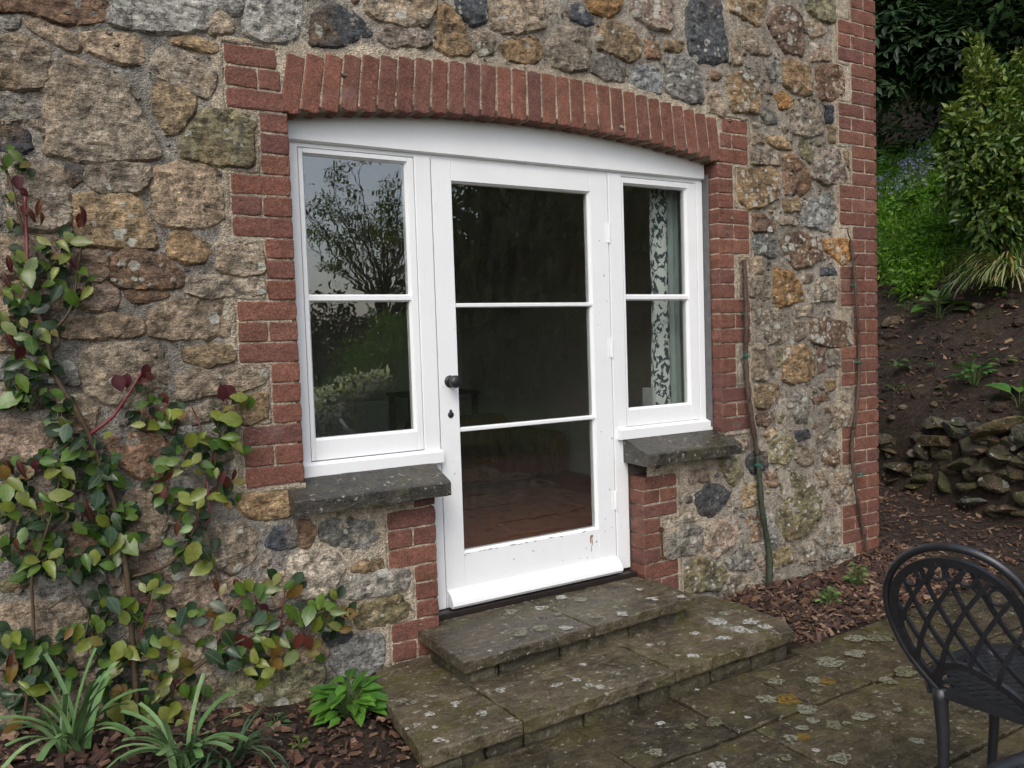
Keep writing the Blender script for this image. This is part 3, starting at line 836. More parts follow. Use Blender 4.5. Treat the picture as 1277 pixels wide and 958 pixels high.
# ---- frame, windows, door -----------------------------------------
FY = .095
P = M['paint']
fr = MB(); fb = .0035
fr.box(.004, .055, FY, .165, -.005, 1.268, fb)                      # left frame stile
fr.box(.535, .6085, FY, .165, -.625, 1.2685, fb)                    # post between window and door
fr.box(1.5275, 1.606, FY, .165, -.618, 1.2685, fb)                  # post right of the door
fr.box(2.085, W_-.010, FY, .165, .0, 1.268, fb)                     # right frame stile
fr.box(.004, W_-.010, FY+.004, .167, 1.2405+.02, 1.30, .002)
fr.build('frame', P, cottage)
hb = MB(); n = 40; v = []; zb = 1.277
for i in range(n+1):
    x = .004+(W_-.014)*i/n; zt = arch_z(x)+.012
    for (y, z) in ((.078, zb+.006), (.078, zt), (.14, zt), (.14, zb), (.090, zb)): v.append((x, y, z))
f = [(i*5+k, i*5+(k+1) % 5, (i+1)*5+(k+1) % 5, (i+1)*5+k) for i in range(n) for k in range(5)]
hb.add(v, f+[(0, 1, 2, 3, 4), tuple(n*5+k for k in (4, 3, 2, 1, 0))]); hb.build('head_board', P, cottage)
MB().box(W_-.009, W_-.001, .058, .1, .03, 1.30, .001).build('sealant', M['seal'], cottage)
def pane(name, x0, x1, z0, z1, par, y=.116):
    return obj(name, [(x0, y, z0), (x1, y, z0), (x1, y, z1), (x0, y, z1), (x0, y+.004, z0), (x1, y+.004, z0), (x1, y+.004, z1), (x0, y+.004, z1)],
               [(0, 1, 2, 3), (5, 4, 7, 6)], M['glass'], par)
def gbar(x0, x1, zc, h, par):
    m = MB(); hh = h/2; y0, y1 = FY+.006, .135
    m.add([(x, y, z) for x in (x0, x1) for (y, z) in ((y0, zc-hh*.55), (y0, zc+hh*.55), (y0+.014, zc+hh), (y1, zc+hh), (y1, zc-hh), (y0+.014, zc-hh))],
          [(k, (k+1) % 6, 6+(k+1) % 6, 6+k) for k in range(6)]+[(5, 4, 3, 2, 1, 0), (6, 7, 8, 9, 10, 11)])
    return m.build('glazing_bar', P, par)
def bead(m, x0, x1, z0, z1, w=.008, y=FY+.001):
    """sloping putty / moulding round a pane"""
    o_ = [(x0-w, z0-w), (x1+w, z0-w), (x1+w, z1+w), (x0-w, z1+w)]; i_ = [(x0, z0), (x1, z0), (x1, z1), (x0, z1)]
    m.add([(a, y+.004, b) for a, b in o_]+[(a, y+.017, b) for a, b in i_]+[(a, .14, b) for a, b in i_],
          [(k, (k+1) % 4, 4+(k+1) % 4, 4+k) for k in range(4)]+[(4+k, 4+(k+1) % 4, 8+(k+1) % 4, 8+k) for k in range(4)])
def sash(m, X0, X1, Z0_, Z1_, x0, x1, z0, z1, y=FY, y1=.14, w=.008):
    x0 -= w; x1 += w; z0 -= w; z1 += w
    m.box(X0, x0, y, y1, Z0_, Z1_, .002); m.box(x1, X1, y, y1, Z0_, Z1_, .002)
    m.box(x0+.0005, x1-.0005, y+.0006, y1, z1, Z1_, .0015); m.box(x0+.0005, x1-.0005, y+.0006, y1, Z0_, z0, .0015)
def window(lab, X0, X1, Z0_, Z1_, x0, x1, z0, z1, zt):
    m = MB(); sash(m, X0, X1, Z0_, Z1_, x0, x1, z0, z1, FY+.002); bead(m, x0, x1, z0, z1, .008, FY+.002)
    wd = m.build('window', P, cottage); wd['label'] = lab
    pane('pane', x0-.003, x1+.003, z0-.003, zt-.008, wd); pane('pane', x0-.003, x1+.003, zt+.008, z1+.003, wd)
    gbar(x0-.008, x1+.008, zt, .030, wd)
    return wd
wl = window('two pane side window left of the door', .0575, .5325, .062, 1.2575, .082, .497, .148, 1.232, .689)
wr = window('narrow two pane side window right of the door', 1.6085, 2.0825, .068, 1.2575, 1.627, 2.018, .156, 1.224, .689)
def timber_sill(x0, x1, z0, z1):
    m = MB(); m.add([(x, y, z) for x in (x0, x1) for (y, z) in ((.066, z0), (.066, z1-.010), (.0945, z1), (.165, z1+.003), (.165, z0))],
          [(k, (k+1) % 5, 5+(k+1) % 5, 5+k) for k in range(5)]+[(4, 3, 2, 1, 0), (5, 6, 7, 8, 9)]); return m
timber_sill(.004, .6075, .004, .058).build('timber_sill', P, wl)
timber_sill(1.545, W_+.004, .012, .066).build('timber_sill', P, wr)

dm = MB(); DY = FY+.003
sash(dm, .613, 1.5235, -.625, 1.2655, .712, 1.415, -.395, 1.17, DY, .142); bead(dm, .712, 1.415, -.395, 1.17, .008, DY)
door = dm.build('door', P, cottage); door['label'] = 'white door with three glass panes one above the other'
for z0, z1 in ((-.398, .120), (.134, .650), (.664, 1.173)): pane('pane', .709, 1.418, z0, z1, door)
gbar(.704, 1.423, .657, .020, door); gbar(.704, 1.423, .127, .020, door)
wbm = MB(); n = 6
prof = [(.098, -.615), (.052, -.618), (.044, -.606), (.048, -.592), (.066, -.566), (.098, -.548)]
wbm.add([(x, y, z) for x in (.6155, 1.521) for y, z in prof], [(k, (k+1) % 6, 6+(k+1) % 6, 6+k) for k in range(6)]+[(5, 4, 3, 2, 1, 0), (6, 7, 8, 9, 10, 11)])
wbm.build('weatherboard', P, door)
hm = MB(); hc = (.664, DY, .338)
hm.lathe((hc[0], DY+.001, hc[2]), (0, -1, 0), [(0, .026), (.004, .026), (.008, .022), (.010, .012)], 20)
hm.lathe((hc[0], DY, hc[2]), (0, -1, 0), [(.009, .010), (.030, .010), (.036, .020), (.044, .026), (.054, .027), (.062, .021), (.066, .010)], 20)
hm.build('door_knob', M['dark'], door, True)
em = MB(); em.lathe((.662, DY+.001, .197), (0, -1, 0), [(0, .014), (.003, .014), (.005, .010), (.006, .004)], 16)
em.lathe((.662, DY+.001, .213), (0, -1, 0), [(0, .006), (.004, .006), (.005, .003)], 10); em.build('keyhole_cover', M['dark'], door, True)
for z in (.99, .45, -.28):
    h = MB(); h.tube([(1.5255, DY-.004, z-.045), (1.5255, DY-.004, z+.045)], .0055, 8); h.box(1.505, 1.5225, DY-.002, DY+.006, z-.045, z+.045, .0008)
    h.build('hinge', P, door)
# flaked paint, rust weeps and scuffs on the door
fl_v, fl_f, fl_c = [], [], []
rs = random.Random(12)
def flake(x, z, rx, rz, c, y=DY-.0006):
    n = 9; b = len(fl_v); sd = rs.random()*40
    for k in range(n):
        a = 6.283*k/n; q = 1+.5*nz(math.cos(a)*1.5+sd, math.sin(a)*1.5, 2); fl_v.append((x+math.cos(a)*rx*q, y, z+math.sin(a)*rz*q)); fl_c.append((*c, 1))
    fl_f.append(tuple(b+n-1-k for k in range(n)))
GRY, RST, DRT = (.30, .28, .25), (.34, .20, .10), (.20, .18, .15)
for k in range(13): flake(rs.uniform(.63, 1.51), rs.uniform(-.54, -.40), rs.uniform(.0015, .005), rs.uniform(.001, .004), rs.choice((GRY, DRT, GRY)))
for k in range(16): flake(rs.uniform(.715, 1.41), -.4045+rs.uniform(-.003, .002), rs.uniform(.004, .016), rs.uniform(.0008, .0022), rs.choice((DRT, GRY)))
for k in range(7): flake(rs.uniform(1.43, 1.518), rs.uniform(-.5, 1.2), rs.uniform(.0012, .003), rs.uniform(.002, .007), rs.choice((GRY, DRT, RST)))
for k in range(6): flake(rs.uniform(.62, .70), rs.uniform(-.55, 1.2), rs.uniform(.0012, .003), rs.uniform(.001, .005), GRY)
for (x, z, rx, rz) in ((1.378, -.432, .010, .008), (1.372, -.45, .004, .014), (1.381, -.46, .003, .02), (1.376, -.49, .002, .016), (1.515, .47, .003, .02), (1.518, .43, .002, .03), (1.514, .02, .003, .008)): flake(x, z, rx, rz, RST)
fo_ = obj('paint_flake', fl_v, fl_f, M['flake'], door, False, 'stuff')
ca = fo_.data.color_attributes.new('col', 'FLOAT_COLOR', 'POINT'); ca.data.foreach_set('color', np.array(fl_c, dtype=np.float32).ravel())
th = MB(); th.box(.535, 1.606, .048, .17, -.70, -.6275, .004); th.build('threshold', M['thresh'], cottage)
# slate sills
def stone_sill(x0, x1, zf, lab):
    m = MB(); nx = 24; v = []; yf = -.085
    sec = [(yf, zf-.056), (yf-.001, zf-.006), (yf+.006, zf), (.0, zf+.028), (.064, zf+.056), (.12, zf+.058), (.12, zf-.052), (yf+.02, zf-.060)]
    for i in range(nx+1):
        x = x0+(x1-x0)*i/nx
        for (y, z) in sec: v.append((x, y+.002*nz(x*20, z*20, 3), z+.0022*nz(x*14, y*20, 8)))
    k = len(sec); f = [(i*k+a, i*k+(a+1) % k, (i+1)*k+(a+1) % k, (i+1)*k+a) for i in range(nx) for a in range(k)]
    f += [tuple(range(k)), tuple(nx*k+a for a in reversed(range(k)))]
    m.add(v, f); o = m.build('stone_sill', M['sill'], cottage); o['label'] = lab
stone_sill(-.068, .560, -.050, 'dark slate sill under the left window')
stone_sill(1.578, 2.185, -.046, 'dark slate sill under the right window')
# rusty iron pintle in the right door jamb
MB().tube([(1.716, .0, -.43), (1.716, -.014, -.43)], .012, 8).tube([(1.718, -.006, -.435), (1.722, -.008, -.56)], .005, 6).tube([(1.71, .0, -.565), (1.735, -.014, -.568)], .007, 6).build('iron_pintle', M['rust'], cottage)
# small gallets and grit pressed into the joints
gm = MB(); rs = random.Random(4); n = 0
while n < 900:
    x, z = rs.uniform(-1.1, C_-.05), rs.uniform(-.84, 1.95)
    if in_open(x, z, .03): continue
    if near_brick(x, z) and not pale(x, z) and rs.random() < .93: continue
    r_ = rs.choice((.003, .004, .006, .009, .013)); k = rs.randrange(5, 8); a0 = rs.random()*6
    v = [(x+r_*rs.uniform(.7, 1.2)*math.cos(a0+6.283*i/k)*1.2, .010, z+r_*rs.uniform(.7, 1.1)*math.sin(a0+6.283*i/k)) for i in range(k)]
    v += [(x+(p[0]-x)*.6, -.005-r_*.35, z+(p[2]-z)*.6) for p in v]
    gm.add(v, [(i, (i+1) % k, k+(i+1) % k, k+i) for i in range(k)]+[tuple(k+i for i in range(k))]); n += 1
gm.build('gallets', M['stone'], cottage, False, 'stuff', (.27, .23, .18, .25))

# the same rubble carried on above and to the left of what the photograph shows, joined into one part
def clear(p):
    for q in p+[sum(p, Vector((0, 0)))/len(p)]:
        for (xa, xb, za, zb, pl) in BBX:
            if xa-.02 < q.x < xb+.02 and za-.02 < q.y < zb+.02 and pdist(np.array((q.x, q.y)), pl) < .012: return False
    return True
fm = MB(); rs = random.Random(77); z = 1.75
while z < 2.7:
    hh = rs.uniform(.09, .16); x = -2.35
    while x < C_-.36:
        ww = rs.uniform(.11, .30)
        if x+ww < C_-.34:
            p = [Vector((x+.012, z+.01)), Vector((x+rs.uniform(.0, .03), z+hh*.6)), Vector((x+ww*.3, z+hh-rs.uniform(.005, .02))), Vector((x+ww-.02, z+hh-rs.uniform(.01, .03))), Vector((x+ww-.008, z+hh*.4)), Vector((x+ww*.6, z+rs.uniform(.005, .02)))]
            if clear(p) and not any(brick_zone(q.x, q.y) for q in p):
                v, f = stone_geo(list(reversed(p)), rs.random()*90, .012, .03); fm.add(v, f)
        x += ww
    z += hh
z = -.80
while z < 1.95:
    hh = rs.uniform(.12, .22); x = -2.35
    while x < -1.32:
        ww = rs.uniform(.15, .32); p = [Vector((x+.012, z+.01)), Vector((x+rs.uniform(.0, .03), z+hh*.6)), Vector((x+ww*.3, z+hh-rs.uniform(.005, .02))), Vector((x+ww-.02, z+hh-rs.uniform(.01, .03))), Vector((x+ww-.008, z+hh*.4)), Vector((x+ww*.6, z+rs.uniform(.005, .02)))]
        
        if clear(p): v, f = stone_geo(list(reversed(p)), rs.random()*90, .012, .03); fm.add(v, f)
        x += ww
    z += hh
fm.build('rubble_facing', M['stone'], cottage, False, 'stuff', (.31, .25, .18, .2))
# ================================================================== ground, bank, patio
BA, BB = Vector((4.75, 1.10)), Vector((4.41, -.29))
BT = (BB-BA).normalized(); BN = Vector((-BT.y, BT.x))       # BN points away from the house, into the bank
if BN.x < 0: BN = -BN
def bank_s(x, y):
    p = Vector((x, y)); s1 = (p-BA).dot(BN); s2 = (p-Vector((4.25, -.6))).dot(Vector((.91, .41)))
    return min(s1, s2)
def ground_h(x, y):
    z = -.868
    if y > -.72 and x < .16: z += .05 + max(0, min(1, (-x-.1)/.9))*.16 * max(0, min(1, (y+1.0)/.6))     # left bed rises to the corner
    if x > 1.9 and y > -.68: z += .028*min(1, (x-1.9)*4)
    if x > 2.9: z += min(.05, (x-2.9)*.06)+max(0, min(.22, (y+.35)*.085))*min(1, (x-2.9)*2)
    s = bank_s(x, y)
    if s > 0:
        if s < .12: z += s/.12*.50
        else: z += .50+(s-.12)*.72
        z += .07*nz(x*1.7, y*1.7, 2)*min(1, s*3) + .035*nz(x*5, y*5, 4)*min(1, s*4)
    z += .010*nz(x*4, y*4, 7) + .006*nz(x*13, y*13, 3)
    return z
def spaced(lo, hi, d, far):
    a = list(np.arange(lo, hi, d)); st = d*1.6; x = hi
    while x < far: a.append(x); x += st; st *= 1.35
    st = d*1.6; x = lo-st
    while x > -far: a.insert(0, x); st *= 1.35; x -= st
    return a
gx, gy = spaced(-2.2, 11.0, .055, 160), spaced(-3.6, 6.5, .055, 160)
gv = [(x, y, ground_h(x, y)) for x in gx for y in gy]; ny = len(gy)
def inside_house(i, k): return -5 < gx[i] < 3.30 and .12 < gy[k] < 5.3 and gx[i+1] < 3.36 and gy[k+1] < 5.35
gf = [(i*ny+k, (i+1)*ny+k, (i+1)*ny+k+1, i*ny+k+1) for i in range(len(gx)-1) for k in range(ny-1) if not inside_house(i, k)]
obj('ground', gv, gf, M['soil'], None, True, 'structure')

# ---- stone steps --------------------------------------------------
def slab(name, poly, ztop, thick, mat, parent, seed, zfun=None, jit=.004, bev=.0045, step=.03, relief=.003):
    out, c = dens([Vector(p) for p in poly], step, jit, seed, False); n = len(out); v = []; f = []
    zt = zfun or (lambda x, y: ztop)
    for (ins, dz) in ((.004, -thick), (.0, -thick+.006), (0, -bev), (bev*.5, -bev*.3), (bev*1.4, 0)):
        for p in out:
            d = c-p; L = d.length; q = p+d*min(.9, ins/L); e = .004*nz(q.x*35, q.y*35, seed) if ins == 0 else 0
            q = q+d/L*e; v.append((q.x, q.y, zt(q.x, q.y)+dz+relief*.6*nz(q.x*16, q.y*16, seed)))
    for s in (.8, .55, .28):
        for p in out:
            q = c+(p-c)*s; v.append((q.x, q.y, zt(q.x, q.y)+relief*nz(q.x*11, q.y*11, seed)+relief*.5*nz(q.x*40, q.y*40, seed)))
    for q in range(7):
        for i in range(n):
            j = (i+1) % n; f.append((q*n+i, q*n+j, (q+1)*n+j, (q+1)*n+i))
    v.append((c.x, c.y, zt(c.x, c.y))); f += [(7*n+i, 7*n+(i+1) % n, 8*n) for i in range(n)]
    return obj(name, v, f, mat, parent, False)
steps = thing('stone_steps', 'two worn stone steps with lichen spots leading up to the white door', 'steps', (1.0, -.4, -.84))
zu = lambda x, y: -.650-.006*max(0, (.7-x))+.004*y
for i, (x0, x1, xf0, xf1) in enumerate(((.430, .985, .425, 1.02), (.993, 1.640, 1.028, 1.600))):
    b0 = -.008 if i == 0 else .062
    if i == 0: poly = [(xf0, -.405), (xf1, -.385), (x1, .044), (.537, .044), (.533, -.008), (x0, -.008)]
    else: poly = [(xf0, -.385), (xf1, -.350), (1.618, -.24), (1.640, -.008), (1.607, -.006), (1.603, .044), (x0, .044)]
    slab('tread', poly, 0, .046, M['step'], steps, 5+i, zu)
zl_ = lambda x, y: -.756-.012*max(0, (.5-x))-.006*y
for i, poly in enumerate((
        [(.100, -.742), (.462, -.738), (.455, -.40), (.45, -.022), (.235, -.022), (.165, -.22)],
        [(.471, -.738), (1.15, -.715), (1.15, -.30), (.463, -.30)],
        [(1.158, -.715), (1.835, -.690), (1.905, -.58), (1.92, -.25), (1.85, -.022), (1.68, -.022), (1.60, -.30), (1.158, -.30)])):
    slab('tread', poly, 0, .050, M['step'], steps, 15+i, zl_, .006)
def riser_stones(pts, z0, z1, seed, y_in=.02):
    rs = random.Random(seed)
    for (xa, ya), (xb, yb) in zip(pts[:-1], pts[1:]):
        a, b = Vector((xa, ya)), Vector((xb, yb)); L = (b-a).length; t = (b-a)/L; nn = Vector((-t.y, t.x)); s = 0
        while s < L-.02:
            wdt = min(rs.uniform(.14, .30), L-s); wdt = L-s if L-s-wdt < .08 else wdt
            out, c = dens([Vector((s+.004, z0)), Vector((s+wdt-.004, z0)), Vector((s+wdt-.004, z1)), Vector((s+.004, z1))], .018, .006, rs.random()*50)
            n = len(out); v = []
            for (k, d) in ((1, .10), (1, .012), (.9, .001), (.6, -.003), (.3, -.004)):
                for p in out:
                    q = c+(p-c)*k; e = a+t*q.x+nn*(y_in+d+.006*nz(q.x*18+seed, q.y*22, 3)); v.append((e.x, e.y, q.y))
            f = [(q*n+i, q*n+(i+1) % n, (q+1)*n+(i+1) % n, (q+1)*n+i) for q in range(4) for i in range(n)]+[tuple(4*n+i for i in range(n))]
            obj('riser_stone', v, f, M['riser'], steps); s += wdt
riser_stones([(.452, -.02), (.447, -.388), (1.02, -.370), (1.592, -.335)], -.80, -.700, 4, .016)
riser_stones([(.245, -.03), (.185, -.22), (.118, -.735), (1.15, -.71), (1.828, -.685), (1.90, -.575)], -.90, -.808, 9, .018)
sc_ = MB(); sc_.box(.50, 1.55, -.30, .04, -.87, -.70); sc_.box(.27, 1.80, -.62, -.02, -.93, -.81); sc_.build('step_core', M['riser'], steps)

# ---- patio flagstones --------------------------------------------
patio = tag(obj('patio', [(-.6, -.72, -.868), (1.84, -.70, -.868), (1.92, -.66, -.868), (2.62, -.655, -.868), (3.4, -.50, -.868), (4.0, -.9, -.868), (4.6, -2.2, -.868), (4.6, -4.4, -.868), (-.6, -4.4, -.868)],
            [tuple(range(9))], M['soil'], None, False, 'structure'))
ORG[patio.name] = Vector((0, 0, 0))
ZP = -.845
def flag(x0, x1, y0, y1, sk=0.0):
    g = .003; j = lambda: random.uniform(-.006, .006)
    poly = [(x0+g+j()+sk, y0+g+j()), (x1-g+j()+sk, y0+g+j()), (x1-g+j(), y1-g+j()), (x0+g+j(), y1-g+j())]
    dz = random.uniform(-.003, .004); tx = random.uniform(-.006, .006)
    slab('flagstone', poly, 0, .035, M['flag'], patio, random.random()*90, lambda x, y: ZP+dz+tx*(x-(x0+x1)/2), .005, .005, .03, .0045)
def frow(y0, y1, cuts, sk=0.0):
    for a, b in zip(cuts[:-1], cuts[1:]): flag(a, b, y0, y1, sk)
frow(-1.065, -.722, [-.35, .10, .69, 1.12, 1.50, 1.84])
frow(-1.065, -.665, [1.845, 2.30, 2.62]); frow(-1.065, -.60, [2.63, 3.10, 3.6])
frow(-1.56, -1.075, [-.35, .20, .72, 1.18, 1.83, 2.40, 3.02, 3.7])
frow(-1.98, -1.57, [-.35, .05, .66, 1.42, 2.05, 2.55, 3.25, 3.9])
frow(-2.55, -1.99, [-.35, .35, 1.0, 1.55, 2.3, 2.9, 3.5, 4.1])
frow(-3.05, -2.56, [-.35, .2, .9, 1.6, 2.1, 2.8, 3.5, 4.3])
frow(-3.7, -3.06, [-.35, .4, 1.1, 1.8, 2.6, 3.3, 4.3]); frow(-4.35, -3.71, [-.35, .5, 1.3, 2.0, 2.8, 3.6, 4.4])
# pale stone kerb at the foot of the corner
kb = thing('kerb_stone', 'mossy kerb stone at the foot of the brick corner', 'kerb stone', (3.5, 0, -.84))
slab('slab', [(3.30, -.05), (3.36, -.085), (3.95, .42), (3.86, .52), (3.42, .16)], -.795, .1, M['flag'], kb, 7, None, .006, .012, .03)
# crusts of lichen on treads and paving: irregular thin growths
lv, lf, lc = [], [], []
def lich(px, py, rp, z, col, asp=1.0):
    c = at_z(px, py, z); s = (c-CAM).dot(_f)/FPX*rp; n = 30; base = len(lv); sd = random.random()*50
    for k in range(n):
        a = 2*math.pi*k/n; r = .85*s*(1+.55*nz(math.cos(a)*1.1+sd, math.sin(a)*1.1, 1)+.22*nz(math.cos(a)*3+sd, math.sin(a)*3, 4))
        x, y = c.x+math.cos(a)*r*1.15*asp, c.y+math.sin(a)*r*1.15
        lv.append((x, y, z+.0012)); lc.append(col)
    lv.append((c.x, c.y, z+.0026)); lc.append(col)
    for k in range(n): lf.append((base+k, base+(k+1) % n, base+n))
GY, WH, OC, GN = (.22, .22, .16), (.42, .42, .38), (.18, .115, .022), (.15, .15, .09)
for (x, y, r, c) in ((1006,885,13,GY),(1032,850,10,OC),(968,850,9,GY),(1015,848,9,GY),(957,872,12,GY),(982,873,14,OC),(1018,862,7,GN),(1013,899,8,GY),(1012,899,4,GN),(1002,919,9,OC),(987,920,9,GY),(1000,908,7,GY),(1017,936,5,WH),(1049,946,13,GY),(1076,894,11,GY),(1040,906,9,GN),(1055,902,5,GY),(1038,902,8,GN),(1068,796,11,GY),(1033,826,16,GY),(1069,815,12,GY),(1096,796,13,GN),(1105,848,9,GY),(1118,878,4,GY),(1108,890,6,GY),(932,895,4,WH),(890,901,11,GN),(896,955,10,WH),(914,889,3,WH),(824,902,5,WH),(816,939,10,GY),(870,860,3,WH),(979,945,8,GN),(862,905,8,GN),(1150,887,9,GN),(1128,838,14,GN),(1110,850,9,GN),(1145,925,8,GY),(1120,885,5,GY),(1152,740,6,GY),(1230,725,14,GN),(1255,722,9,WH),(1200,900,5,GN)):
    lich(x, y, r, ZP+.006, c, 1.15)
for (x, y, r, c) in ((568,877,6,WH),(535,891,7,WH),(531,881,4,WH),(601,890,7,WH),(568,881,3,WH),(520,904,5,WH),(542,907,5,WH),(548,923,7,WH),(508,909,3,WH),(591,901,4,GY),(625,861,7,WH),(610,867,4,GY),(667,875,5,GY),(693,855,5,WH),(690,856,3,WH),(727,829,5,WH),(719,848,6,WH),(735,855,6,WH),(748,857,6,WH),(729,858,4,GY),(698,853,4,WH),(810,804,5,WH),(825,803,6,GY),(867,790,6,WH),(903,796,8,WH),(864,818,7,WH),(895,775,12,WH),(920,785,11,WH),(908,782,10,GY),(935,775,11,WH),(955,782,10,WH),(938,788,7,WH),(965,787,8,WH),(885,772,8,GY),(905,765,8,GY),(501,874,7,GY),(516,876,5,GY),(540,868,5,GY),(667,893,5,GN),(645,899,4,GY),(768,840,6,GY)):
    lich(x, y, r, -.753, c)
for (x, y, r, c) in ((675,758,8,WH),(675,783,10,GY),(695,766,7,GY),(637,763,9,GY),(705,783,8,WH),(775,766,8,WH),(797,735,5,WH),(814,747,7,WH),(745,769,6,GY),(741,770,6,GY),(650,790,10,GY),(700,745,8,WH),(725,748,9,GY),(625,814,3,WH),(611,812,3,WH),(850,744,6,WH)):
    lich(x, y, r, -.6485, c)
lo = obj('lichen', lv, lf, M['lichen'], None, False, 'stuff')
ca = lo.data.color_attributes.new('col', 'FLOAT_COLOR', 'POINT'); ca.data.foreach_set('color', np.array([(*c, 1) for c in lc], dtype=np.float32).ravel())

# ---- bark mulch ----------------------------------------------------
cv, cf, cc = [], [], []
MC = [(.055,.030,.022),(.075,.038,.026),(.10,.05,.032),(.035,.020,.016),(.13,.075,.045),(.045,.028,.024),(.20,.13,.085),(.09,.055,.04)]
def chip(x, y, L, wdt, z):
    base = len(cv); a = random.uniform(0, 6.28); t = random.uniform(-.5, .5); c = random.choice(MC)
    dx, dy = Vector((math.cos(a), math.sin(a), t)), Vector((-math.sin(a), math.cos(a), random.uniform(-.6, .6))); o_ = Vector((x, y, z+random.uniform(0, .012)))
    k = random.uniform(.3, 1)
    for (u, v_, h) in ((-1,-1,0),(1,-k,0),(1,k,0),(-1,1,0),(-.8,-.7,.4),(.9,-k*.6,.4),(.8,k*.7,.4),(-.9,.8,.4)):
        cv.append(o_+dx*u*L/2+dy*v_*wdt/2+Vector((0,0,h*wdt))); cc.append(c)
    cf.extend(tuple(base+i for i in q) for q in ((4,5,6,7),(0,1,5,4),(1,2,6,5),(2,3,7,6),(3,0,4,7)))
def mulch(n, fx, zoff=.004, s=1.0):
    k = 0
    while k < n:
        p = fx()
        if p is None: continue
        x, y = p; k += 1
        L = random.choice((.012, .016, .022, .03, .045))*s*random.uniform(.7, 1.2); chip(x, y, L, L*random.uniform(.25, .6), ground_h(x, y)+zoff)
def bed_left():
    x, y = random.uniform(-1.3, .2), random.uniform(-1.35, -.02)
    return (x, y) if not (x > .06 and y < -.0 and x > .21-.12*(-y)) and y > -1.3 else None
def bed_right():
    x, y = random.uniform(1.86, 3.5), random.uniform(-.66, -.015)
    return (x, y) if x > 1.93-.0*y and not (x < 1.95 and y < -.2) else None
def path_right():
    x, y = random.uniform(2.7, 5.6), random.uniform(-.65, 2.2)
    return (x, y) if (x > 3.42 or y < -.05) and bank_s(x, y) < .02 else None
mulch(3000, bed_left); mulch(3600, bed_right); mulch(3000, path_right, .003, .9)
def bank_bits():
    s, u = random.uniform(.1, 3.0), random.uniform(-1.2, 3.6); p = BA+BN*s-BT*u
    return (p.x, p.y)
mulch(4200, bank_bits, .004, 1.1)
mo_ = obj('bark_mulch', cv, cf, M['attr'], None, False, 'stuff')
ca = mo_.data.color_attributes.new('col', 'FLOAT_COLOR', 'POINT'); ca.data.foreach_set('color', np.array([(*c, 1) for c in cc], dtype=np.float32).ravel())

# clods, roots and broken stone on the bare earth
cm = MB(); rs = random.Random(31)
def boulder_lo(w, h, d, seed):
    bm = bmesh.new(); bmesh.ops.create_icosphere(bm, subdivisions=2, radius=1)
    for q in bm.verts: q.co *= 1+.3*nz(q.co.x*1.5+seed, q.co.y*1.5, q.co.z*1.5); q.co = Vector((q.co.x*w, q.co.y*d, q.co.z*h))
    v = [q.co.copy() for q in bm.verts]; f = [tuple(a.index for a in q.verts) for q in bm.faces]; bm.free(); return v, f
for k in range(260):
    s_, t_ = rs.uniform(.12, 2.4), rs.uniform(-1.2, 3.8); q = BA+BN*s_-BT*t_; r_ = rs.choice((.015, .02, .03, .045, .07)); v, f = boulder_lo(r_, r_*.6, r_*.8, k); zz = ground_h(q.x, q.y)
    cm.add([p+Vector((q.x, q.y, zz)) for p in v], f)
for k in range(70):
    s_, t_ = rs.uniform(.3, 2.6), rs.uniform(-1.0, 3.6); q = BA+BN*s_-BT*t_; a = rs.uniform(0, 6.28); pts = []
    for i in range(5):
        x, y = q.x+math.cos(a)*i*.06, q.y+math.sin(a)*i*.06; a += rs.uniform(-.5, .5); pts.append((x, y, ground_h(x, y)+.012+.02*rs.random()))
    cm.tube(pts, [.004, .0035, .003, .002, .001], 4, False)
cm.build('earth_clods', M['clod'], None, False, 'stuff')
# ---- dry stone retaining wall -------------------------------------
rw = thing('retaining_wall', 'low mossy dry stone wall holding back the earth bank', 'dry stone wall', (*BA, -.82))
def boulder_geo(w, h, d, seed):
    bm = bmesh.new(); bmesh.ops.create_icosphere(bm, subdivisions=3, radius=1)
    rs = random.Random(seed); cuts = [(Vector((rs.gauss(0, 1), rs.gauss(0, .8), rs.gauss(0, 1))).normalized(), rs.uniform(.42, .80)) for _ in range(13)]
    for q in bm.verts:
        p = q.co.copy()
        for nrm, lim in cuts:
            e = p.dot(nrm)-lim
            if e > 0: p -= nrm*e*.97
        p *= 1+.06*nz(p.x*1.6+seed, p.y*1.6, p.z*1.6)+.06*nz(p.x*4+seed, p.y*4, p.z*4)
        q.co = Vector((p.x*w, p.y*d, p.z*h))
    v = [q.co.copy() for q in bm.verts]; f = [tuple(a.index for a in q.verts) for q in bm.faces]; bm.free(); return v, f
RWS = '''320,355,72,36,-6,T 415,385,64,40,-12,G 620,378,108,48,22,O 740,415,80,66,10,G 235,425,52,50,8,P 345,440,88,42,4,O 505,470,88,64,12,T 645,515,80,48,8,T 752,540,60,48,0,K 230,497,72,30,8,W 352,518,56,46,10,P 465,560,82,52,16,K 575,590,58,42,5,P 80,560,34,46,0,G 165,570,72,58,12,O 290,570,58,30,14,R 372,635,76,64,-14,K 490,665,70,42,4,K 640,640,84,70,8,R 745,615,60,50,0,R 520,742,92,34,12,L 690,775,90,40,10,R 785,720,70,60,0,K 260,625,66,42,14,K 120,645,60,20,22,K 235,672,80,22,14,K 345,710,64,20,22,G 785,800,80,50,8,R 30,430,60,46,0,R 110,495,56,34,0,R 570,440,60,44,0,R 690,460,60,40,5,R 410,600,40,40,0,R 590,545,50,40,0,R 430,345,44,20,0,G 495,372,34,30,0,G 210,590,46,44,0,R 845,480,70,60,0,G 860,590,70,60,5,R 850,690,70,60,0,O 870,380,60,50,5,T'''
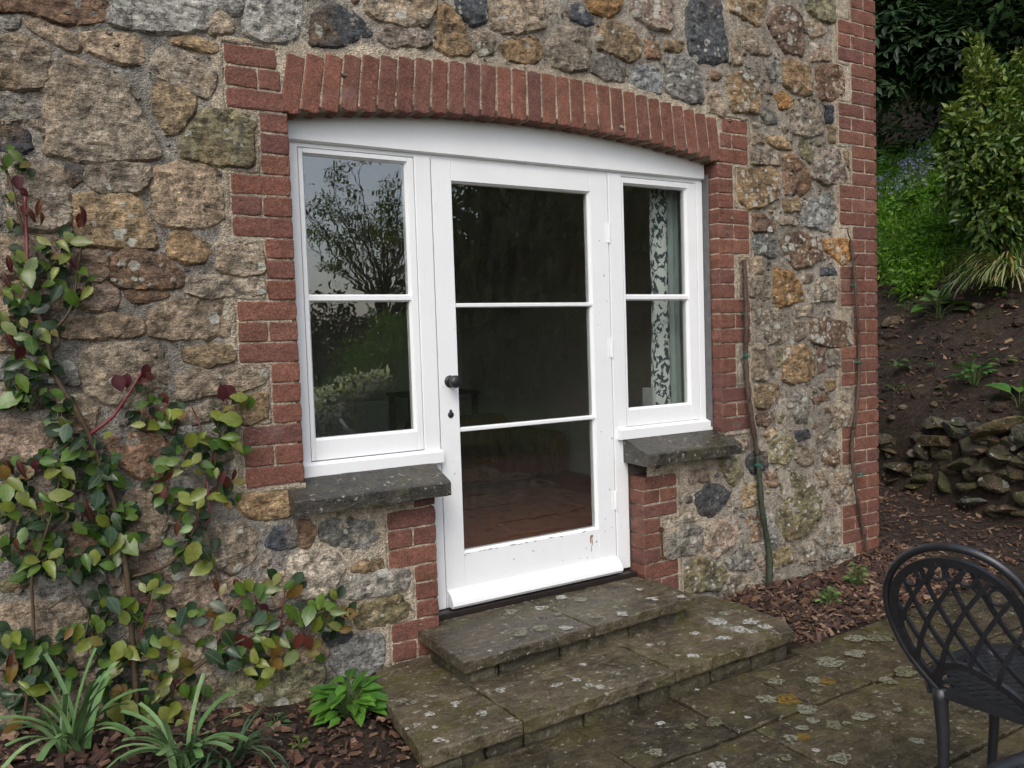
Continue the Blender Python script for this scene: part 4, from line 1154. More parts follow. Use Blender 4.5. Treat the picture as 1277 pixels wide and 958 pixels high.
for i, q in enumerate(RWS.split()):
    x, y, w_, h_, a, k = q.split(','); px, py = 1080+float(x)/3.99, 440+float(y)/3.99
    d = ray(px, py); n3 = Vector((BN.x, BN.y, -.10)).normalized(); P0 = Vector((BA.x, BA.y, -.82))
    t = (P0-CAM).dot(n3)/d.dot(n3); p = CAM+d*t
    sc = (p-CAM).dot(_f)/FPX/3.99; dh = Vector((d.x, d.y)).normalized(); fx = 1/max(.4, abs(dh.x*BT.y-dh.y*BT.x))
    hw, hh = float(w_)*sc*.5*2.8, float(h_)*sc*.5*2.15
    v, f = boulder_geo(hw, hh, hw*.8, i*1.9)
    Rm = Matrix.Rotation(math.atan2(-BT.y, -BT.x), 3, 'Z') @ Matrix.Rotation(R(float(a))*1.0, 3, 'Y')
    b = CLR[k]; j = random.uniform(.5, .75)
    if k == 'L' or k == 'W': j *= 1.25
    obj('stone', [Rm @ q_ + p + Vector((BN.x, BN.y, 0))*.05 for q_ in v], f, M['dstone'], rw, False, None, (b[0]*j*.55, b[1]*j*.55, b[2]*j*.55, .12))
rb = MB()
for k in range(90):
    u = random.uniform(-1.4, 2.4); z = random.uniform(-.85, -.32); p = BA+BT*u+BN*random.uniform(.08, .14)
    v, f = boulder_geo(random.uniform(.09, .16), random.uniform(.06, .09), .08, k); rb.add([q+Vector((p.x, p.y, z)) for q in v], f)
rb.build('rubble_fill', M['dstone'], rw, False, 'stuff', (.06, .045, .03, .1))
# ================================================================== the room behind the glass
MB().box(-.9, 3.1, .405, 4.6, -.70, -.625).build('room_floor', M['floor'], None, False, 'structure')
rm = MB(); rm.box(-.95, -.9, .405, 4.6, -.7, 1.9); rm.box(3.05, 3.085, .405, 4.6, -.62, 1.9); rm.box(-.9, 3.05, 4.55, 4.6, -.62, 1.9)
rm.box(-.9, -.004, .404, .42, -.62, 1.9); rm.box(W_+.004, 3.05, .404, .42, -.62, 1.9); rm.box(-.003, W_+.003, .404, .42, 1.50, 1.9)
rm.build('room_wall', M['plaster'], None, False, 'structure')
MB().box(-.95, 3.085, .405, 4.6, 1.901, 1.95).build('ceiling', M['plaster'], None, False, 'structure')
c = at_y(680, 372, 4.5)
pf = thing('framed_picture', 'gilt framed dark painting on the wall inside the room', 'picture', (c.x, 4.53, c.z-.2))
m = MB(); hw, hh = .36, .30
m.box(c.x-hw, c.x-hw+.05, 4.51, 4.545, c.z-hh, c.z+hh, .006); m.box(c.x+hw-.05, c.x+hw, 4.51, 4.545, c.z-hh, c.z+hh, .006)
m.box(c.x-hw+.051, c.x+hw-.051, 4.512, 4.545, c.z-hh, c.z-hh+.05, .006); m.box(c.x-hw+.051, c.x+hw-.051, 4.512, 4.545, c.z+hh-.05, c.z+hh, .006)
m.build('frame', M['gilt'], pf); MB().box(c.x-hw+.04, c.x+hw-.04, 4.53, 4.548, c.z-hh+.04, c.z+hh-.04).build('canvas', M['art'], pf)
def table(cx, cy, zt, w_, d_, lab):
    t = thing('side_table', lab, 'table', (cx, cy, -.625))
    MB().box(cx-w_/2, cx+w_/2, cy-d_/2, cy+d_/2, zt-.03, zt, .005).build('table_top', M['wood'], t)
    for sx in (-1, 1):
        for sy in (-1, 1): MB().box(cx+sx*(w_/2-.04)-.02, cx+sx*(w_/2-.04)+.02, cy+sy*(d_/2-.04)-.02, cy+sy*(d_/2-.04)+.02, -.625, zt-.031).build('leg', M['wood'], t)
table(2.30, 3.7, .06, .7, .5, 'dark wooden side table against the wall inside the room')
cb_ = thing('cabinet', 'pale painted cupboard inside the room behind the door glass', 'cabinet', (1.55, 3.9, -.625))
MB().box(1.18, 1.82, 3.6, 4.1, -.62, .02, .006).build('carcass', M['cab'], cb_)
for x0 in (1.20, 1.505): MB().box(x0, x0+.295, 3.585, 3.598, -.55, -.02, .003).build('cupboard_door', M['cab'], cb_)
sf = thing('armchair', 'rust coloured low armchair inside the room', 'armchair', (2.2, 2.7, -.625))
MB().box(1.85, 2.75, 2.45, 3.2, -.60, -.38, .05).build('seat', M['sofa'], sf); MB().box(1.85, 2.75, 3.1, 3.38, -.60, -.14, .06).build('backrest', M['sofa'], sf)
MB().box(1.70, 1.86, 2.45, 3.3, -.60, -.25, .05).build('arm', M['sofa'], sf); MB().box(2.74, 2.90, 2.45, 3.3, -.60, -.25, .05).build('arm', M['sofa'], sf)
def curtain(x0, x1, y, z0, z1, folds, amp, mat, lab):
    n = folds*10; v = []
    for i in range(n+1):
        t = i/n; x = x0+(x1-x0)*t; yy = y+amp*math.sin(t*folds*2*math.pi)
        for k in range(9): v.append((x+.006*nz(x*5, k*.4, 2), yy+.02*nz(x*7, k*.3, 5), z0+(z1-z0)*k/8))
    f = [(i*9+k, (i+1)*9+k, (i+1)*9+k+1, i*9+k+1) for i in range(n) for k in range(8)]
    o = obj('curtain', v, f, mat, None, True); tag(o, lab, 'curtain'); m_ = o.modifiers.new('s', 'SOLIDIFY'); m_.thickness = .003
a, b = at_y(813, 400, .24), at_y(836, 400, .24)
curtain(a.x, b.x, .245, -.03, 1.36, 1, .016, M['curtain'], 'curtain printed with dark leaves hanging inside the narrow right window')
a2, b2 = at_y(836, 400, .22), at_y(849, 400, .22)
curtain(a2.x, b2.x, .222, -.03, 1.36, 2, .010, mat_plain('curtain_lining', (.30, .35, .34), .9, .1, .08, 8, .05), 'plain grey green curtain lining beside the leaf printed curtain')
p = at_y(808, 480, .24); t_ = thing('upright_board', 'pale upright board standing on the inner sill of the right window', 'board', (p.x, .24, -.02))  # unidentified grey upright strip, drawn as a plain board on a foot
MB().box(p.x-.004, p.x+.016, .20, .28, -.004, .235, .002).build('board', M['cab'], t_)
MB().box(p.x-.02, p.x+.03, .195, .285, -.0195, -.005, .002).build('foot', M['wood'], t_)
# ================================================================== plants
def leaf_geo(w=.5, tip=.25, fold=.12, droop=.12, n=6, serr=0.0):
    """leaf along +Y, unit length, UV.x = signed distance from the midrib"""
    v, uv, f = [], [], []
    for i in range(n+1):
        t = i/n; hw = w*.5*math.sin(math.pi*min(1, t**(.84)))**.85 if 0 < t < 1 else 0.0
        if t > .6: hw *= 1-(t-.6)*tip
        z = -droop*t*t; row = []
        for sx in (-1, 0, 1):
            if sx and hw == 0: continue
            s_ = hw*sx*(1+(serr if i % 2 else -serr)); v.append((s_, t, z+fold*abs(s_)*1.6)); uv.append((s_, t))
            row.append(len(v)-1)
        if i > 0:
            a, b = prev, row
            if len(a) == 1: f += [(a[0], b[1], b[0]), (a[0], b[2], b[1])]
            elif len(b) == 1: f += [(a[0], a[1], b[0]), (a[1], a[2], b[0])]
            else: f += [(a[0], a[1], b[1], b[0]), (a[1], a[2], b[2], b[1])]
        prev = row
    return v, uv, f
def leaf_mesh(name, mat, **k):
    v, uv, f = leaf_geo(**k); me = mesh(name, v, f, mat, True); l = me.uv_layers.new(name='UVMap')
    for p in me.polygons:
        for li in p.loop_indices: l.data[li].uv = uv[me.loops[li].vertex_index]
    return me
def orient(dirv, nrm):
    y = Vector(dirv).normalized(); z = (Vector(nrm)-y*Vector(nrm).dot(y)).normalized(); x = y.cross(z)
    return Matrix((x, y, z)).transposed()
LM = [leaf_mesh('leaf', M['leaf'], w=.56, tip=.35, fold=-.12, droop=.05, n=8, serr=.07), leaf_mesh('leaf', M['leaf'], w=.50, tip=.4, fold=.5, droop=.4, n=8, serr=.05), leaf_mesh('leaf', M['leaf'], w=.60, tip=.3, fold=.14, droop=.18, n=8, serr=.06), leaf_mesh('leaf', M['leaf'], w=.66, tip=.25, fold=.05, droop=.30, n=8, serr=.06),
      leaf_mesh('leaf', M['leaf'], w=.52, tip=.4, fold=.30, droop=.10, n=8, serr=.06)]
LR = leaf_mesh('leaf', M['leaf'], w=.30, tip=.5, fold=.5, droop=.5, n=6)
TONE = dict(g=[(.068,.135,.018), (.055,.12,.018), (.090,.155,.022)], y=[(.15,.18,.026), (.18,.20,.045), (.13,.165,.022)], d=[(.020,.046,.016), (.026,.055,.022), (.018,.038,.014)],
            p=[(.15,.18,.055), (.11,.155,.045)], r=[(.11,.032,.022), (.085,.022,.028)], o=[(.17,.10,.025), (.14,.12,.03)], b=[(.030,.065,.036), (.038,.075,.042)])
rose = thing('climbing_rose', 'climbing rose with green and red young leaves trained up the rubble wall', 'climbing rose', (-.62, -.10, -.74))
RL = '''20,195,11p 10,200,9g 32,205,9o 22,228,9r 30,240,9r 14,245,9g 12,280,11p 30,262,8r 48,258,11r 40,268,10r 53,272,10r 105,268,10r 100,275,9r 27,318,13y 38,333,13p 36,345,14p 12,330,12g 55,300,10g 62,312,12p 72,322,9o 88,297,12p 102,302,13p 78,305,10y 80,322,9d 68,340,11g 92,330,9g 102,337,9g 60,355,8d 70,366,13b 90,372,14b 108,365,11y 112,360,9o 8,350,13g 32,352,13g 10,368,11y 18,378,12g 45,372,9d 50,385,10d 20,390,11d 5,400,14p 12,410,13p 30,402,9y 28,420,10g 45,415,10d 55,418,11g 62,405,10d 68,415,9d 15,425,11r 40,430,12d 25,440,10r 38,455,14d 55,458,13d 18,455,13d 12,470,10d 28,478,13d 65,462,10d 55,450,10d
10,498,20d 22,488,12d 35,500,13d 30,510,10d 48,480,9d 62,495,11d 72,490,9d 75,508,11d 85,505,9d 70,528,15b 82,540,15b 78,530,12d 90,548,11d 95,555,12d 75,560,11d 88,565,15b 103,568,13b 112,566,10d 118,550,10d 134,542,9d 145,570,15b 60,575,11g 65,590,13y 85,590,14y 88,600,11o 78,597,11p 12,583,12r 5,590,10o 26,585,11r 32,590,11o 44,580,7r 20,605,12g 8,615,14g 10,632,16y 28,620,15y 38,628,12y 3,640,11p 55,620,11g 75,617,12g 65,633,12g 88,632,13g 52,635,10d 80,645,11d 100,632,9d 110,640,13d 122,622,12b 130,630,10d 118,600,11d 130,585,11b 135,595,15b 150,600,14d 158,605,12d 112,655,13d 130,650,13d 145,648,11d 160,638,13d 165,645,10d 138,668,13b 160,680,17b 145,678,14d 168,672,12d 130,675,13d 118,695,14d 108,700,13d 120,708,11b 100,712,14d 135,705,13d 148,695,12d 145,712,13d 95,716,14b 75,715,11b 62,708,13y 42,712,13g 22,720,15b 35,702,13g 40,698,10y 60,682,13g 48,676,12g 28,668,13g 20,680,12g 15,690,11d 35,655,11d 48,655,11d 25,672,10b 8,685,11d 70,690,10y 75,700,11d
182,463,9r 186,470,8r 178,472,8r 148,478,9r 158,475,8r 205,497,9r 188,497,10d 196,500,9d 172,530,13y 192,530,13y 205,530,11g 210,515,11y 220,515,13y 226,518,10o 278,490,9r 286,490,9r 298,495,10y 305,500,11o 275,518,12y 290,522,13y 284,510,10o 238,550,12y 250,545,10g 258,550,13y 266,556,9g 278,555,14b 288,545,12g 295,555,11g 270,540,10d 216,575,12g 224,560,10g 233,578,11g 205,578,12g 218,590,13g 210,595,10g 200,585,10g 245,572,10d 258,580,10g 268,578,9g 262,590,10g 270,590,10g 248,588,10y 276,597,11r 284,602,9r 292,593,10r 298,600,9o 276,622,13y 285,630,9o 266,618,10y 246,618,12y 232,622,12y 230,632,14y 250,628,11y 198,625,11g 212,622,9g 203,618,10g 197,610,8y 232,660,12b 220,660,11d 212,675,12d 240,672,13d 258,690,13d 240,690,14d 235,702,12d 252,708,13d 262,700,11d 246,680,10d 225,685,11d 228,645,9d 255,650,9d
190,730,13y 178,733,11y 205,735,11g 195,740,9p 142,755,12b 130,752,10g 165,760,14y 172,768,11g 155,770,9g 120,775,12g 125,782,9g 85,790,12o 97,790,11y 108,785,12g 105,805,15y 120,800,11o 123,812,11o 133,822,13b 140,815,10g 147,812,13y 160,815,11y 165,815,12y 155,822,12o 180,807,12b 188,815,12g 195,800,10d 208,800,9y 222,803,12y 212,815,9y 219,822,13y 230,818,10o 232,830,13o 236,836,10o 183,838,8g 193,842,10g 205,852,12g 213,845,9g 230,862,11d 222,855,10d 240,865,11g 252,870,13g 258,862,9g 20,795,14y 8,800,11y 24,803,12b 40,820,14g 58,820,12b 68,810,11g 80,820,10d 12,826,13r 15,838,12o 35,850,15b 45,838,12g 50,860,17y 30,855,12g 10,865,13b 18,875,11d 78,852,12b 70,838,11g 88,840,10g 130,845,14d 145,835,11d 145,862,12o 153,860,10o 145,888,15y 162,882,13y 158,870,10y 175,888,12g 185,875,11g 195,870,10y 205,862,9p 214,868,12g 217,885,12y 208,892,12y 232,895,14o 225,905,11y 192,900,14p 188,910,13o 195,885,10d 150,912,16g 133,908,12g 125,928,14g 140,922,11b 178,905,10d 165,900,11g 18,905,13d 12,925,14g 8,945,12g 128,948,13g 105,953,12r 60,905,10d 85,895,11g
270,730,10r 278,735,10o 300,735,11g 310,730,10y 322,735,10g 330,740,10d 295,728,8r 338,733,13p 345,722,9y 360,730,11d 367,738,12o 372,722,10d 272,757,11d 275,775,14y 284,770,11y 265,765,8d 215,765,12g 228,770,13b 248,775,12b 240,765,9g 225,778,9g 325,770,12b 330,760,9d 310,765,10d 365,765,12b 358,758,10g 374,772,13b 385,765,13g 396,765,13g 400,750,11d 416,742,12d 414,757,12d 402,770,9g 420,763,10p 410,773,11p 430,762,10o 436,765,11o 420,782,13y 432,785,11o 320,797,11b 330,803,10g 337,803,12y 346,798,9y 355,802,13p 363,820,14p 345,812,11o 290,812,12b 300,812,10g 292,830,13b 304,825,11g 317,818,11y 313,838,15y 327,828,12y 329,850,14y 335,838,12y 345,828,12o 352,830,10o 372,800,9r 380,795,10r 385,802,9r 394,803,13o 390,815,10o 305,800,9r 300,798,8r 310,803,8r 340,780,11d 350,790,12d 325,785,11d 268,820,15d 262,800,12d 275,810,12d 285,795,12d 400,783,11d 395,780,10g'''
cl = [q.split(',') for q in RL.split()]
leaves = []
for x, y, k in cl:
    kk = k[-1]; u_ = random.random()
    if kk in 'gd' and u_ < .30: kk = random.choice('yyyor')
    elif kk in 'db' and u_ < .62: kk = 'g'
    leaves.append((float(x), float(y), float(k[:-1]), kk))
random.Random(3).shuffle(leaves)
big = sorted(leaves, key=lambda q: -q[2])
part, rest = big[:298], big[298:]
def place_leaf(px, py, rp, tone):
    yd = -.035-random.random()*.075-(.03 if tone in 'ypb' else 0); c = at_y(px, py, yd)
    s = (c-CAM).dot(_f)/FPX; L = rp*1.98*s*random.uniform(.7, 1.2)
    if tone == 'r':
        d = Vector((random.uniform(-.6, .6), random.uniform(-.3, .1), -1)); nrm = Vector((random.uniform(-.6, .6), -1, .1)); me = LR; L *= 1.15
    else:
        d = Vector((random.uniform(-1, 1), random.uniform(-.75, .1), random.uniform(-1.15, .35))); nrm = Vector((random.uniform(-.5, .4), -1, random.uniform(.05, .95))); me = random.choice(LM)
    d.normalize(); b = random.choice(TONE[tone]); j = random.uniform(.85, 1.15)
    return me, c-d*L*.5, orient(d, nrm), L, (b[0]*j, b[1]*j, b[2]*j, 1)
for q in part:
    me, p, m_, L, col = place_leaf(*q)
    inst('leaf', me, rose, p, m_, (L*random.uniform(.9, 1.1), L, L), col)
# the smaller and hidden leaves joined into one part
fv, ff, fcol = [], [], []
geo = [leaf_geo(w=.66, n=5, droop=.2), leaf_geo(w=.7, n=5, droop=.05, fold=.3)]
def add_leaf(v_, f_, c_, p, m_, L, col, g=None):
    g = g or random.choice(geo); base = len(v_)
    for q in g[0]: v_.append(p+m_ @ (Vector(q)*L)); c_.append(col[:3])
    f_.extend(tuple(base+i for i in t) for t in g[2])
for q in rest:
    me, p, m_, L, col = place_leaf(*q); add_leaf(fv, ff, fcol, p, m_, L, col)
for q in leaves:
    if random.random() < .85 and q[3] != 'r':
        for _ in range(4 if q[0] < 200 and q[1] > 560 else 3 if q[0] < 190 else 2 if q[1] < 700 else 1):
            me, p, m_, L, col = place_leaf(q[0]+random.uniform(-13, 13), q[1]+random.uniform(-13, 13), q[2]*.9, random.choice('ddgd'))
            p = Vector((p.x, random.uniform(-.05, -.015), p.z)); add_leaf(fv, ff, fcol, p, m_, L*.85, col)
def with_col(o, cols, name='col'):
    ca = o.data.color_attributes.new(name, 'FLOAT_COLOR', 'POINT'); ca.data.foreach_set('color', np.array([(*c[:3], 1) for c in cols], dtype=np.float32).ravel()); return o
with_col(obj('small_leaves', fv, ff, M['fol'], rose, True, 'stuff'), fcol)
def cane(pts, r0, r1, mat, y0=-.03, name='stem'):
    P_ = [at_y(x, y, y0-.02*abs(math.sin(i*1.7))) for i, (x, y) in enumerate(pts)]
    sp = smooth_path(P_, 6); n = len(sp)
    MB().tube(sp, [r0+(r1-r0)*i/(n-1)+.0008*nz(i*.9, 0, 3) for i in range(n)], 7).build(name, mat, rose, True)
cane([(168,945),(170,880),(165,800),(160,730),(150,665),(140,620),(125,580),(112,545),(95,512),(70,470),(60,430),(45,380),(32,330)], .011, .007, M['stem'])
cane([(112,542),(128,530),(142,518),(158,495),(172,472),(181,460)], .0065, .0035, M['redstem'], -.04)
cane([(162,720),(190,712),(215,700),(240,665),(252,620),(262,580),(275,540),(282,505)], .006, .003, M['stem'])
cane([(45,380),(35,330),(33,290),(31,245)], .006, .0045, M['redstem'], -.06); cane([(35,300),(24,270),(12,225),(0,195)], .005, .004, M['stem'], -.05)
cane([(60,420),(88,385),(98,330),(105,285)], .005, .003, M['stem'], -.05)
cane([(25,930),(35,860),(42,790),(40,720),(52,680),(65,640),(72,610),(78,580)], .006, .003, M['stem'], -.05)
cane([(168,900),(215,860),(262,820),(310,795),(360,778),(410,760)], .006, .003, M['stem'], -.05)
cane([(258,565),(252,540),(245,520),(238,505)], .0025, .002, M['redstem'], -.05); cane([(265,815),(285,770),(300,745),(318,720)], .003, .002, M['redstem'], -.06)
cane([(350,790),(352,760),(356,735)], .0025, .002, M['redstem'], -.06); cane([(172,800),(185,765),(192,735)], .003, .002, M['redstem'], -.06)
cane([(60,760),(90,742),(110,765),(104,800)], .0035, .0025, M['stem'], -.05); cane([(255,660),(262,640),(258,600)], .003, .003, M['redstem'], -.05)
# short leaf stalks tie the leaflets to the canes
sm = MB(); allp = [at_y(x, y, -.045) for x, y, _, _ in leaves]
for i, (x, y, r_, tn) in enumerate(leaves):
    if random.random() < .5:
        a = at_y(x, y, -.06); near = sorted(allp, key=lambda p: (p-a).length)[random.randint(2, 6)]
        b = Vector((near.x, -.03, near.z-.01)); mid = (a+b)/2+Vector((0, -.01, .015)); sm.tube([a, mid, b], .0012, 4, False)
sm.build('leaf_stalk', M['redstem'], rose, False, 'stuff')

# ---- generic plant builders ----------------------------------------
def tuft_plant(name, lab, cat, base, leaves_, mats, me, group=None, stem=True):
    t = thing(name, lab, cat, tuple(base), group)
    for (p, d, nrm, L, wd, col) in leaves_: inst('leaf', me, t, p, orient(d, nrm), (L*wd, L, L), (*col, 1))
    return t
LB = leaf_mesh('leaf', M['leaf'], w=.52, tip=.35, fold=.25, droop=.25, n=7)
LS = leaf_mesh('leaf', M['leaf'], w=.5, tip=.3, fold=.2, droop=.2, n=5)
def broad(px, py, rad, hgt, n, L0, cols, lab, name='broadleaf_plant', cat='plant', me=None, hit=None, dense=1.0, seed=1):
    rs = random.Random(seed); b = hit or at_z(px, py, ground_h(.1, -.3)); b = Vector((b.x, b.y, ground_h(b.x, b.y)))
    t = thing(name, lab, cat, tuple(b)); st = MB()
    for i in range(n):
        a = rs.uniform(0, 6.283); k = math.sqrt(rs.random()); h = hgt*(1-.65*k*k)*rs.uniform(.55, 1.05)
        p = b+Vector((math.cos(a)*rad*k*.75, math.sin(a)*rad*k*.75, h)); d = Vector((math.cos(a)*(.3+k), math.sin(a)*(.3+k), rs.uniform(-.1, .9)*(1.1-k)))
        c = rs.choice(cols); j = rs.uniform(.8, 1.2); L = L0*rs.uniform(.75, 1.2)
        inst('leaf', me or LB, t, p, orient(d, Vector((rs.uniform(-.3, .3)-math.cos(a)*.2, rs.uniform(-.3, .3)-.25, 1))), (L, L, L), (c[0]*j, c[1]*j, c[2]*j, 1))
        st.tube([b+Vector((math.cos(a)*rad*.12, math.sin(a)*rad*.12, -.005)), p.lerp(b, .5)+Vector((0, 0, h*.15)), p], .002, 4, False)
    st.build('stems', M['fol_stem'], t, True, 'stuff'); return t
M['fol_stem'] = mat_plain('green_stem', (.07, .12, .03), .6, .4, .2, 50, .2)
GR = [(.055,.16,.018), (.075,.19,.022), (.045,.13,.02)]
b0 = at_z(437, 893, -.82)
broad(0, 0, .115, .125, 62, .080, GR, 'bright green leafy plant growing at the left end of the steps', hit=b0, seed=4)
for (px, py, lab, s) in ((345, 915, 'small dark green seedling in the bark mulch under the rose', 1), (375, 945, 'tiny yellow green seedling at the bottom edge of the mulch bed', 2)):
    broad(0, 0, .03, .04, 9, .035 if s == 1 else .02, [(.04,.10,.03)] if s == 1 else [(.12,.17,.03)], lab, 'seedling', 'seedling', LS, at_z(px, py, -.835), seed=s+20)
for (px, py, hg, n, lab, s) in ((1032, 752, .10, 34, 'pale green young plant sprouting in the mulch between the two bare stems', 7), (1068, 732, .15, 34, 'taller green young plant sprouting near the brick corner', 8)):
    broad(0, 0, .055, hg, n, .034, [(.10,.18,.045), (.14,.21,.08), (.07,.15,.03)], lab, 'young_plant', 'plant', LS, at_z(px, py, -.83), seed=s)
# strap leaved clump in the left corner
def strap(name, lab, base, blades, wd, cols, cat='plant', cut=False):
    t = thing(name, lab, cat, tuple(base))
    for (dx, dy, L, lean, w_) in blades:
        n = 7; v = []; d = Vector((dx, dy, 0)).normalized(); side = Vector((-d.y, d.x, 0)); p = Vector(base)+d*random.uniform(0, .03)+side*random.uniform(-.03, .03)
        ang = R(88)-lean*.3
        for i in range(n+1):
            k = i/n; hw = wd*w_*.5*(1 if cut else (1-k**3))*(.7+.3*min(1, k*4)); v += [p-side*hw+Vector((0, 0, hw*.3)), p+Vector((0, 0, -.0)), p+side*hw+Vector((0, 0, hw*.3))]
            p = p+(d*math.cos(ang)+Vector((0, 0, math.sin(ang))))*L/n; ang -= lean/n*1.6
        f = [(i*3+a, i*3+a+1, (i+1)*3+a+1, (i+1)*3+a) for i in range(n) for a in (0, 1)]
        c = random.choice(cols); j = random.uniform(.8, 1.2); o = obj('leaf', v, f, M['blade'], t, True, None, (c[0]*j, c[1]*j, c[2]*j, 1))
    return t
def mat_blade():
    t = NT('strap_blade'); oi = t.n('ObjectInfo'); n = t.noise(30, 3, .5)
    t.fin(t.mul(oi.outputs['Color'], t.ramp(n, .3, .7, .8, 1.2)), .4, None, .5); return t.m
M['blade'] = mat_blade()
SB = [(.11,.20,.075), (.085,.17,.055), (.15,.24,.10)]
for (px, py, n, L, lab, cut, cols) in ((232, 978, 26, .22, 'clump of blunt cut strap leaves at the bottom left under the rose', True, SB), (95, 984, 28, .26, 'loose clump of upright strap leaves in the bottom left corner', True, SB), (285, 968, 34, .24, 'fine dark grassy tuft beside the bark mulch', False, [(.035,.075,.035), (.05,.10,.045)])):
    b = at_z(px, py, -.80); b.z = ground_h(b.x, b.y)
    bl = [(random.uniform(-1, 1), random.uniform(-1, .6), L*random.uniform(.7, 1.2), random.uniform(.2, 1.3) if cut else random.uniform(.8, 2.4), random.uniform(.7, 1.2)) for _ in range(n)]
    strap('strap_leaf_plant', lab, b, bl, .019 if cut else .009, cols, 'plant', cut)

# ---- the two bare climber stems on the right ----------------------
def bare_stem(pts, r0, r1, lab, ties, fork=None, mat='stick'):
    p0 = at_y(*pts[-1], -.03); t = thing('bare_climber_stem', lab, 'climber stem', (p0.x, -.03, p0.z))
    P_ = [at_y(x, y, -.022-.010*((i*7) % 3)) for i, (x, y) in enumerate(pts)]
    sp = smooth_path(P_, 7); n = len(sp)
    def seg(a, b, m_): MB().tube(sp[a:b], [(r0+(r1-r0)*i/(n-1))*(1+.30*nz(i*.8, 3, r0*1000)+.15*nz(i*2.3, 5, r0*700)) for i in range(a, b)], 8).build('stem', M[m_], t, True)
    k = int(n*.52); seg(0, k+1, 'stick'); seg(k, n, mat)
    for (x, y) in ties:
        q = at_y(x, y, -.03); tm = MB(); 
        for dz in (-.004, .003): tm.tube([q+Vector((math.cos(a)*.0165, math.sin(a)*.0165+.004, dz+.004*math.sin(a*2))) for a in [i*.63 for i in range(11)]], .0022, 5)
        tm.tube([q+Vector((-.016, -.004, 0)), q+Vector((-.035, -.006, .004))], .002, 5).build('twine_tie', M['tie'], t)
    tw = MB()
    for i in range(4, n-4, 7):
        d = Vector((random.uniform(-1, 1), -.6, random.uniform(-.2, .8))).normalized(); ll = random.choice((.02, .025, .035, .06)); tw.tube([sp[i], sp[i]+d*ll*.6+Vector((0, 0, ll*.1)), sp[i]+d*ll], [.0045, .003, .0012], 5)
    tw.build('bud', M['stick'], t, False, 'stuff')
    if fork: MB().tube(smooth_path([at_y(x, y, -.03) for x, y in fork], 5), .004, 6).build('stem', M['stick'], t, True)
bare_stem([(928,324),(930,365),(931,410),(930,440),(932,480),(937,520),(943,558),(947,595),(951,640),(957,675),(960,705),(959,740),(958,768)], .0105, .0165, 'knobbly bare climber stem beside the window jamb, green with algae lower down', [(932,444),(930,392),(946,580)], None, 'gstick')
bare_stem([(1061,300),(1066,345),(1069,390),(1071,430),(1071,470),(1068,510),(1063,545),(1063,575),(1068,615),(1074,650),(1080,680),(1086,705)], .0095, .0085, 'thin bare climber stem in front of the brick corner', [(1066,356),(1071,452),(1073,592)], [(1061,300),(1058,292),(1057,286)])
# ================================================================== metal chair and table
P0 = at_z(1172, 862, -.41); ang = R(-86); lean = R(15); GZ = -.838
wv = Vector((math.cos(ang), math.sin(ang), 0)); fv_ = Vector((-wv.y, wv.x, 0))     # the chair faces along fv_, away from the camera's left
up = Vector((-fv_.x*math.sin(lean), -fv_.y*math.sin(lean), math.cos(lean)))
c0 = P0+wv*.115
def bp(u, h, off=0.0):        # point on the chair back: u sideways from its middle, h up it
    bow = .030*(1-(u/.17)**2)*min(1, h/.1)
    return c0+wv*(u-.040*math.sin(math.pi*min(1, h/.43)))+up*h-fv_*(bow+off)
chair = thing('garden_chair', 'black cast metal garden chair with a lattice hoop back', 'chair', (c0.x, c0.y, GZ))
def half(h, hw0, hw1, sh, top):
    if h < sh: return hw0+(hw1-hw0)*math.sin(math.pi/2*max(0, h)/sh)
    return hw1*math.sqrt(max(0, 1-((h-sh)/(top-sh))**2))
def hoop(hw0, hw1, sh, top, h0=0.0):
    L = [(-half(h, hw0, hw1, sh, top), h) for h in np.linspace(h0, sh, 6)]
    L += [(-hw1*math.cos(a), sh+(top-sh)*math.sin(a)) for a in np.linspace(0, math.pi, 15)[1:-1]]
    return L+[(half(h, hw0, hw1, sh, top), h) for h in np.linspace(sh, h0, 6)]
HO, HI = (.115, .182, .225, .425), (.100, .160, .215, .385)
MB().tube(smooth_path([bp(u, h) for u, h in hoop(*HO)], 4), .0102, 12).build('back_hoop', M['chair'], chair, True)
def flatbar(mb, pts, wdt, thk, nrm):
    v = []; n = len(pts)
    for i, p in enumerate(pts):
        t = (pts[min(i+1, n-1)]-pts[max(i-1, 0)]).normalized(); s_ = t.cross(nrm).normalized()
        for a, b in ((-1, -1), (1, -1), (1, 1), (-1, 1)): v.append(p+s_*wdt/2*a+nrm*thk/2*b)
    f = [(i*4+k, i*4+(k+1) % 4, (i+1)*4+(k+1) % 4, (i+1)*4+k) for i in range(n-1) for k in range(4)]+[(3, 2, 1, 0), tuple((n-1)*4+k for k in range(4))]
    return mb.add(v, f)
bn = wv.cross(up).normalized()
flatbar(MB(), smooth_path([bp(u, h, -.002) for u, h in hoop(*HI, .03)], 4), .020, .010, bn).build('back_rim', M['chair'], chair, False)
arch_ = [(-.115, .004), (-.095, .050), (-.055, .090), (0, .108), (.055, .090), (.095, .050), (.115, .004)]
flatbar(MB(), smooth_path([bp(u, h, -.003) for u, h in arch_], 4), .018, .012, bn).build('lower_rail', M['chair'], chair)
def rim_h(u): return HI[2]+(HI[3]-HI[2])*math.sqrt(max(0, 1-(u/HI[1])**2))
def low_h(u): return .108-.104*min(1, abs(u)/.115)**2
